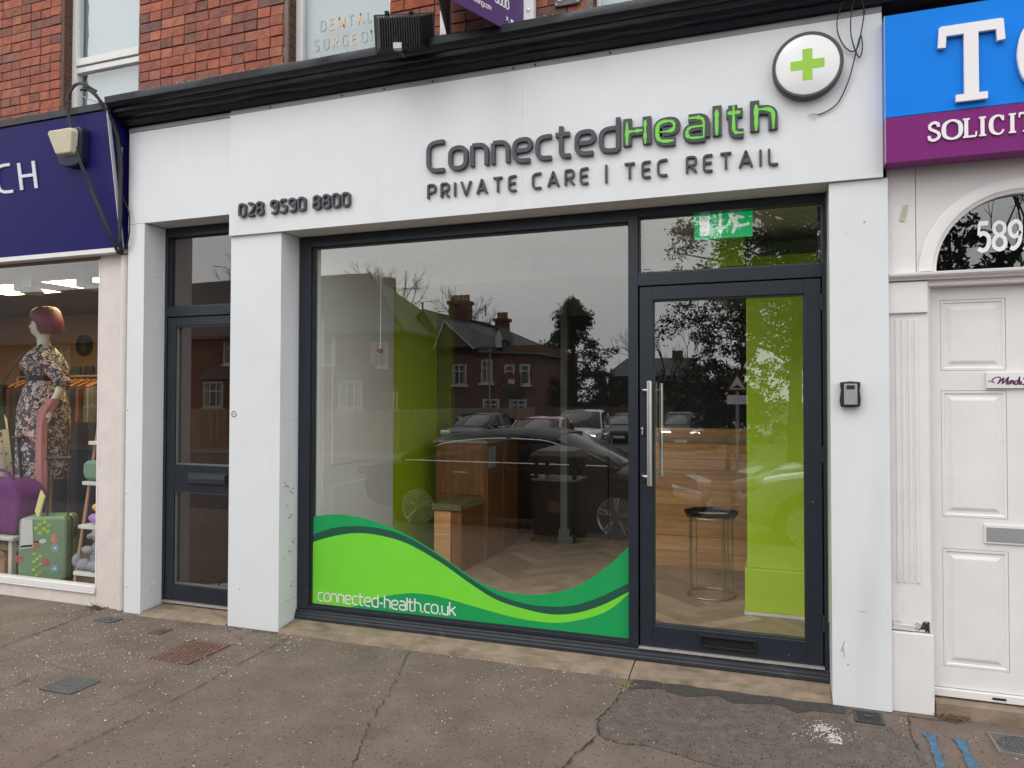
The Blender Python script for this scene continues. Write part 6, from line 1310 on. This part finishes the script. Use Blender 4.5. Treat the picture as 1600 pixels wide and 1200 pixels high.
def car(label, loc, rz, paint, L_=4.8, W_=1.86, H_=1.42, kind='saloon', lights=False, wb=2.75, wr=.34):
    t = thing('parked_car' if not lights else 'car', label, 'car', loc, local=True, rz=rz)
    hl, hw = L_ / 2, W_ / 2
    if kind == 'saloon': st = [(-hl, .45, .72, .70), (-hl + .06, .32, .92, .86), (-hl + .35, .24, 1.00, .95), (-1.2, .20, 1.00, 1.0), (0, .19, .97, 1.0), (.95, .19, .97, 1.0), (1.5, .20, .90, .98), (hl - .35, .22, .76, .92), (hl - .08, .26, .64, .80), (hl, .36, .52, .66)]; gh = [(-1.78, .99, .70), (-1.15, 1.30, .76), (-.45, H_ - .02, .80), (.15, H_, .80), (.55, 1.34, .79), (1.35, .955, .76)]
    else: st = [(-hl, .45, .9, .78), (-hl + .05, .32, 1.02, .9), (-hl + .3, .26, 1.05, .96), (-1.1, .23, 1.03, 1.0), (0, .22, 1.0, 1.0), (.95, .22, 1.02, 1.0), (1.4, .23, .98, .98), (hl - .35, .25, .90, .93), (hl - .08, .3, .74, .84), (hl, .4, .58, .7)]; gh = [(-hl + .12, 1.04, .78), (-hl + .42, H_ - .12, .78), (-1.0, H_, .82), (.1, H_, .82), (.45, H_ - .06, .81), (1.2, 1.02, .80)]
    rings = []
    for x, zb_2, zt_, wf_ in st:
        w_ = hw * wf_; rings.append([(x, -w_ * .55, zb_2), (x, -w_ * .93, zb_2 + .04), (x, -w_, zb_2 + .2), (x, -w_, zt_ - .22), (x, -w_ * .965, zt_ - .06), (x, -w_ * .87, zt_), (x, -w_ * .4, zt_ + .03), (x, w_ * .4, zt_ + .03), (x, w_ * .87, zt_), (x, w_ * .965, zt_ - .06), (x, w_, zt_ - .22), (x, w_, zb_2 + .2), (x, w_ * .93, zb_2 + .04), (x, w_ * .55, zb_2)])
    bd_ = MB().loft(rings).build('body', paint, t, smooth=True); s_ = bd_.modifiers.new('s', 'SUBSURF'); s_.levels = 1; s_.render_levels = 1
    rings = []
    for x, z, wf_ in gh:
        w_ = hw * wf_; zb_2 = .93; rings.append([(x, -hw * .90, zb_2), (x, -w_ if z > 1.1 else -hw * .88, z - .07 if z > 1.1 else zb_2 + .01), (x, -w_ * .86 if z > 1.1 else -hw * .8, z), (x, 0, z + .015), (x, w_ * .86 if z > 1.1 else hw * .8, z), (x, w_ if z > 1.1 else hw * .88, z - .07 if z > 1.1 else zb_2 + .01), (x, hw * .90, zb_2)])
    MB().loft(rings).build('windows', cgl, t, smooth=True)
    rr = []
    for x, z, wf_ in gh[1:-1]: w_ = hw * wf_; rr.append([(x, -w_ * 1.005, z - .075), (x, -w_ * .87, z + .008), (x, 0, z + .026), (x, w_ * .87, z + .008), (x, w_ * 1.005, z - .075), (x, 0, z - .03)])
    MB().loft(rr).build('roof', paint, t, smooth=True)
    for s__ in (-1, 1):
        P_ = lambda x, z, o_=.01: (x, s__ * (hw * .90 - (z - .93) * (hw * .11 / .45) + o_), z)
        g0, g1, g2, g5 = gh[0], gh[1], gh[-2], gh[-1]
        MB().tube([P_(g5[0] - .06, .97), P_(g2[0], g2[1] - .06)], .035, 6).tube([P_(g0[0] + .1, .98), P_(g1[0], g1[1] - .06)], .05, 6).tube([P_(-.15, .95), P_(-.12, H_ - .08)], .03, 6).build('pillar', paint if kind != 'saloon' else cgl, t)
        arc = catmull([P_(g0[0] + .12, .99, .025), P_(g1[0] + .05, g1[1] - .10, .02), P_(-.45, H_ - .115, .012), P_(.15, H_ - .11, .012), P_(g2[0], g2[1] - .1, .018), P_(g5[0] - .1, .985, .03)], 6)
        MB().tube(arc, .012, 6).tube([P_(g0[0] + .1, .975, .03), P_(g5[0] - .08, .975, .03)], .012, 6).build('chrome_trim', chrome, t, smooth=True)
        MB().rbox((.85, s__ * (hw + .08), 1.03), (.10, .2, .13), (0, 0, 0)).build('mirror', paint, t, bevel=.03)
        for hx in (.35, -.75): MB().tube([(hx - .1, s__ * (hw + .012), .84), (hx + .1, s__ * (hw + .012), .84)], .014, 6).build('door_handle', chrome if kind == 'saloon' else paint, t)
        MB().rbox((hl - .22, s__ * hw * .70, .66 if kind == 'saloon' else .80), (.34, .36, .13), (0, .25, -s__ * .45)).build('headlight', lens_m, t, bevel=.03)
        if lights: MB().rbox((hl - .03, s__ * hw * .62, .66 if kind == 'saloon' else .76), (.05, .36, .05), (0, 0, -s__ * .3)).build('headlight', drl, t)
        MB().rbox((-hl + .12, s__ * hw * .72, .82), (.2, .34, .14), (0, 0, s__ * .35)).build('tail_light', tail, t, bevel=.02)
        for wx in (-wb / 2, wb / 2):
            y_ = s__ * (hw - .11)
            MB().lathe([(0, y_ - .02), (wr + .05, y_ - .02), (wr + .05, y_ + s__ * .115), (wr + .02, y_ + s__ * .118), (0, y_ + s__ * .05)], (wx, 0, wr), 28, 'y').build('wheel_arch', tyre, t)
            w_ = MB().lathe([(wr * .70, y_ - .10), (wr * .96, y_ - .09), (wr, y_ - .05), (wr, y_ + .08), (wr * .96, y_ + s__ * .125), (wr * .72, y_ + s__ * .122), (wr * .70, y_ + s__ * .06)], (wx, 0, wr), 32, 'y').build('wheel', tyre, t, smooth=True)
            r_ = MB().lathe([(wr * .66, y_ + s__ * .10), (wr * .72, y_ + s__ * .128), (wr * .70, y_ + s__ * .132), (wr * .64, y_ + s__ * .11)], (wx, 0, wr), 32, 'y')
            for k in range(5):
                a = 2 * pi * k / 5 + .3
                for da in (-.12, .12): r_.tube([(wx + .05 * cos(a), y_ + s__ * .125, wr + .05 * sin(a)), (wx + wr * .68 * cos(a + da), y_ + s__ * .118, wr + wr * .68 * sin(a + da))], .018, 6)
            r_.lathe([(0, y_ + s__ * .09), (.06, y_ + s__ * .09), (.055, y_ + s__ * .135), (0, y_ + s__ * .135)], (wx, 0, wr), 14, 'y'); r_.build('rim', alloy, w_, smooth=True)
    MB().rbox((hl - .02, 0, .50), (.08, W_ * .5, .2), (0, 0, 0)).build('grille', black, t, bevel=.01); MB().rbox((hl + .03, 0, .42), (.015, .5, .11)).build('front_number_plate', mat('plate_white', (.7, .7, .68), .5), t); MB().rbox((-hl - .005, 0, .62), (.02, .5, .11)).build('rear_number_plate', mat('plate_yellow', (.7, .55, .08), .5), t)
    return t
car('black saloon car with chrome window line parked at the near kerb', (-3.25, -5.35, -.225), 0, paint_k, 4.78, 1.88, 1.40, 'saloon', wb=2.75, wr=.345)
car('silver grey hatchback parked nose to nose with the black saloon', (1.65, -5.48, -.225), radians(180), paint_s, 4.3, 1.80, 1.60, 'hatch', wb=2.6, wr=.34)
car('red hatchback waiting across the road', (-7.2, -18.2, -.45), radians(84), paint_r, 4.0, 1.75, 1.48, 'hatch', wb=2.5, wr=.31)
car('white sport utility car with headlights on', (-7.1, -23.4, -.48), radians(84), paint_w, 4.5, 1.9, 1.66, 'hatch', lights=True, wb=2.65, wr=.36)
car('dark saloon car with headlights on behind the white car', (-6.7, -30.0, -.5), radians(86), paint_n, 4.7, 1.86, 1.44, 'saloon', lights=True, wb=2.8, wr=.34)
car('dark hatchback with headlights on, farthest along the road', (-3.6, -27.0, -.45), radians(88), paint_n, 4.2, 1.8, 1.5, 'hatch', lights=True, wb=2.6, wr=.33)
for lab, x, y_, p_ in (('pale van shaped car parked far up the side road', -2.4, -36, paint_s), ('white hatchback parked far up the side road', -1.0, -33, paint_w), ('dark hatchback parked behind the end of the board fence', -10.9, -22.0, paint_n)):
    car(lab, (x, y_, -.45), radians(90 if y_ < -20 else 3), p_, 4.2, 1.8, 1.5, 'hatch', wb=2.6, wr=.33)
# litter bin
t = thing('litter_bin', 'square black street litter bin with domed top near the kerb', 'litter bin', (-2.42, -3.75, -.07))
bk = mat('bin_black', (.010, .010, .011), .4, .1, 9)
MB().box(-2.70, -2.14, -4.0, -3.46, -.06, -.0).build('base', bk, t, bevel=.01); MB().box(-2.67, -2.17, -3.98, -3.50, .0, .66).build('body', bk, t, bevel=.02)
for x in (-2.66, -2.20):
    for y_ in (-3.97, -3.53): MB().box(x, x + .04, y_, y_ + .04, .66, .90).build('corner_post', bk, t)
MB().box(-2.69, -2.15, -4.0, -3.48, .648, .672).build('rim_band', steel, t, bevel=.004)
rr = lambda a, z: [(-2.42 - a, -3.74 - a, z), (-2.42 + a, -3.74 - a, z), (-2.42 + a, -3.74 + a, z), (-2.42 - a, -3.74 + a, z)]
MB().loft([rr(.29, .90), rr(.29, .94), rr(.22, 1.0), rr(.08, 1.045), rr(.01, 1.055)]).build('hood', bk, t, bevel=.01)
MB().lathe([(0, -3.498), (.075, -3.498), (.075, -3.49), (0, -3.49)], (-2.42, 0, .35), 24, 'y').build('crest_disc', mat('dull_gold', (.22, .14, .05), .5), t)
# signs, lamp post
t = thing('warning_sign', 'red bordered triangular road hump sign on a grey post', 'road sign', (-.8, -12.52, -.35))
MB().tube([(-.8, -12.60, -.38), (-.8, -12.60, 2.15)], .038, 10).build('post', mat('post_galv', (.3, .3, .3), .5), t)
tri = lambda s_, y0_, y1_: MB().face([(-.8 - s_ * .866, 1.93 - s_ * .5), (-.8 + s_ * .866, 1.93 - s_ * .5), (-.8, 1.93 + s_)], y0_, y1_)
tri(.29, -12.56, -12.55).build('border', mat('sign_red', (.22, .02, .02), .4), t); tri(.20, -12.549, -12.546).build('face', mat('sign_white', (.75, .75, .75), .4), t)
MB().face([(-.93, 1.86)] + [(-.93 + .26 * i / 10, 1.865 + .06 * max(0, sin((i - 1.5) / 7 * pi))) for i in range(11)] + [(-.67, 1.86)], -12.5455, -12.543).build('hump', black, t)
MB().box(-1.02, -.58, -12.56, -12.55, 1.50, 1.70).build('distance_plate', bpy.data.materials['sign_white'], t)
t = thing('letting_board', 'red and black letting board on the gabled house front', 'sign board', (-13.6, -33.2, 2.5))
MB().box(-14.1, -13.1, -33.25, -33.18, 1.7, 3.0).build('panel', bk, t); MB().box(-14.05, -13.15, -33.178, -33.172, 2.2, 2.95).build('red_panel', mat('board_red', (.10, .03, .02), .5), t); MB().box(-13.8, -13.4, -33.171, -33.166, 2.45, 2.7).build('pale_panel', wfr, t)
MB().tube([(-14.95, Y2 + .12, -.4), (-14.95, Y2 + .12, 4.4)], .06, 6).build('downpipe', bpy.data.materials['post_galv'], h2)
# trees
bark = mat('bark', (.06, .05, .042), .9, .3, 9)
def bare_tree(label, loc, H_, seed, spread=.5, lean=(0, 0), depth=6):
    rnd = random.Random(seed); t = thing('bare_tree', label, 'tree', loc); tr = MB(); cr_ = MB()
    def br(p, d, l_, r, k):
        q = [p]; dd = d.copy()
        for i in range(3): dd = (dd + Vector((rnd.gauss(0, .12), rnd.gauss(0, .12), rnd.gauss(.03, .06)))).normalized(); q.append(q[-1] + dd * l_ / 3)
        (tr if k == 0 else cr_).tube(q, [r, r * .9, r * .78, r * .62], 6 if k < 3 else 3, caps=False)
        if k >= depth: return
        for i in range(rnd.choice((2, 3, 3)) if k < depth - 1 else 3):
            a = rnd.uniform(0, 2 * pi); tl = rnd.uniform(.35, .95) * spread * 1.3; ax = dd.orthogonal().normalized(); ax.rotate(mathutils.Quaternion(dd, a)); nd = dd.copy(); nd.rotate(mathutils.Quaternion(ax, tl))
            br(q[rnd.choice((2, 3, 3))], nd, l_ * rnd.uniform(.62, .85), r * .58, k + 1)
    br(Vector(loc), Vector((lean[0], lean[1], 1)).normalized(), H_ * .26, H_ * .024, 0)
    tr.build('trunk', bark, t, smooth=True); cr_.build('crown', bark, t, recalc=False)
bare_tree('bare winter tree with fine twigs rising behind the long slate roof', (-27.5, -46, -.4), 17, 3, .55)
bare_tree('bare winter tree behind the gabled house roof', (-21.0, -44, -.4), 14.5, 5, .6)
bare_tree('bare rounded winter tree by the side road', (-6.2, -40, -.4), 8.4, 8, .6)
bare_tree('tall bare winter tree behind the far left of the slate roof', (-37, -44, -.4), 17, 12, .6)
bare_tree('leafless tree right of the pine, near the low house', (-8.6, -50, -.4), 8, 15, .6, depth=5)
bare_tree('bare tree reflected in the arched fanlight', (5.5, -24, -.3), 13, 21, .6)
fol = mat('conifer_foliage', (.040, .048, .028), .9, .5, 2.5); fol2 = mat('evergreen_foliage', (.022, .032, .018), .9, .5, 2)
def leafy(label, loc, H_, crown, n_cl, per, size, seed, m=fol, name='pine_tree', th=.18, rad=None):
    rnd = random.Random(seed); t = thing(name, label, 'tree', loc); L0 = Vector(loc)
    tr = MB().tube([L0, L0 + Vector((.1, 0, H_ * .5)), L0 + Vector((0, .1, H_ * .92))], [th, th * .7, th * .2], 8); cw = MB()
    for i in range(n_cl):
        c_ = L0 + Vector(crown(rnd)); rc = rnd.uniform(.45, 1) * (rad or size * 4)
        if i % 6 == 0: b0 = L0 + Vector((0, 0, max(.8, (c_.z - L0.z) * .85))); tr.tube([b0, (b0 + c_) / 2 + Vector((0, 0, .1)), c_], [th * .25, th * .15, .015], 4, caps=False)
        for j in range(per):
            d_ = Vector((rnd.gauss(0, 1), rnd.gauss(0, 1), rnd.gauss(0, .6))).normalized() * rc * rnd.random() ** .5; p_ = c_ + d_; a = Vector((rnd.gauss(0, 1), rnd.gauss(0, 1), rnd.gauss(0, 1))).normalized(); b_ = a.orthogonal().normalized(); s_ = size * rnd.uniform(.5, 1.2)
            cw.add([p_ - a * s_, p_ + b_ * s_ * .5, p_ + a * s_, p_ - b_ * s_ * .4], [(0, 1, 2, 3)])
    tr.build('trunk', bark, t, smooth=True); cw.build('crown', m, t, recalc=False)
def cone_crown(H_, R_, z0=.15):
    def f(r):
        z = z0 + (1 - z0) * r.random(); w_ = R_ * (1 - ((z - z0) / (1 - z0)) ** 1.6) * (.75 + .25 * sin(z * 23)); a = r.uniform(0, 2 * pi); q_ = w_ * r.random() ** .45; return (q_ * cos(a), q_ * sin(a), z * H_)
    return f
def ball_crown(H_, R_, zc): 
    def f(r):
        a = r.uniform(0, 2 * pi); e = math.asin(r.uniform(-1, 1)); q_ = r.random() ** .35; return (R_ * q_ * cos(a) * cos(e), R_ * q_ * sin(a) * cos(e), zc + (H_ - zc) * q_ * sin(e))
    return f
leafy('broad dark pine rising beside the gabled house', (-12.0, -40, -.4), 8.3, cone_crown(8.2, 4.6, .10), 300, 80, .11, 2, rad=.62)
for i, (x, y_, h_, r_) in enumerate([(-9.2, -36, 3.6, 1.6), (-7.4, -37, 3.3, 1.5), (-5.6, -38, 3.2, 1.6), (-3.6, -34, 4.3, 1.8), (-1.6, -33, 4.7, 2.0), (.6, -33, 5.2, 2.2), (3.2, -33, 6, 2.6), (-12.5, -36, 3.4, 1.3)]):
    leafy('dark evergreen in the row beyond the side road', (x, y_, -.4), h_ + .3, ball_crown(h_, r_, h_ * .45), 55, 45, .12, 30 + i, fol2, 'evergreen_shrub', .08)
bpy.context.view_layer.update()
for o in [o for o in col.objects if o.name.startswith('evergreen_shrub')]: o['group'] = 'evergreens beyond the road'
leafy('large overhanging pine with clumped needles across the road', (.4, -13.8, -.3), 8.2, lambda r: (r.gauss(-.15, 1.2), r.gauss(.3, .9), 2.9 + 4.6 * r.random() + .5 * r.random()), 430, 110, .055, 77, fol, 'pine_tree', .16, .42)
leafy('smaller dark shrub below the overhanging pine', (-1.2, -15.6, -.3), 3.2, ball_crown(3.4, 1.1, 1.9), 60, 60, .09, 78, fol2, 'evergreen_shrub', .07)
leafy('evergreen tree reflected in the arched fanlight of the white door', (3.6, -14, -.3), 6.0, ball_crown(6.2, 1.6, 4.0), 60, 60, .10, 79, fol, 'pine_tree', .14)
# garden wall right of the fence
t = MB().box(-12.0, -4.6, -31.2, -30.9, -.4, 1.2).build('garden_wall', brk2); tag(t, 'low dark brick garden wall across the road', 'wall')
for x, z in ((-13.2, 1.9), (-15.6, 1.9)):
    pass
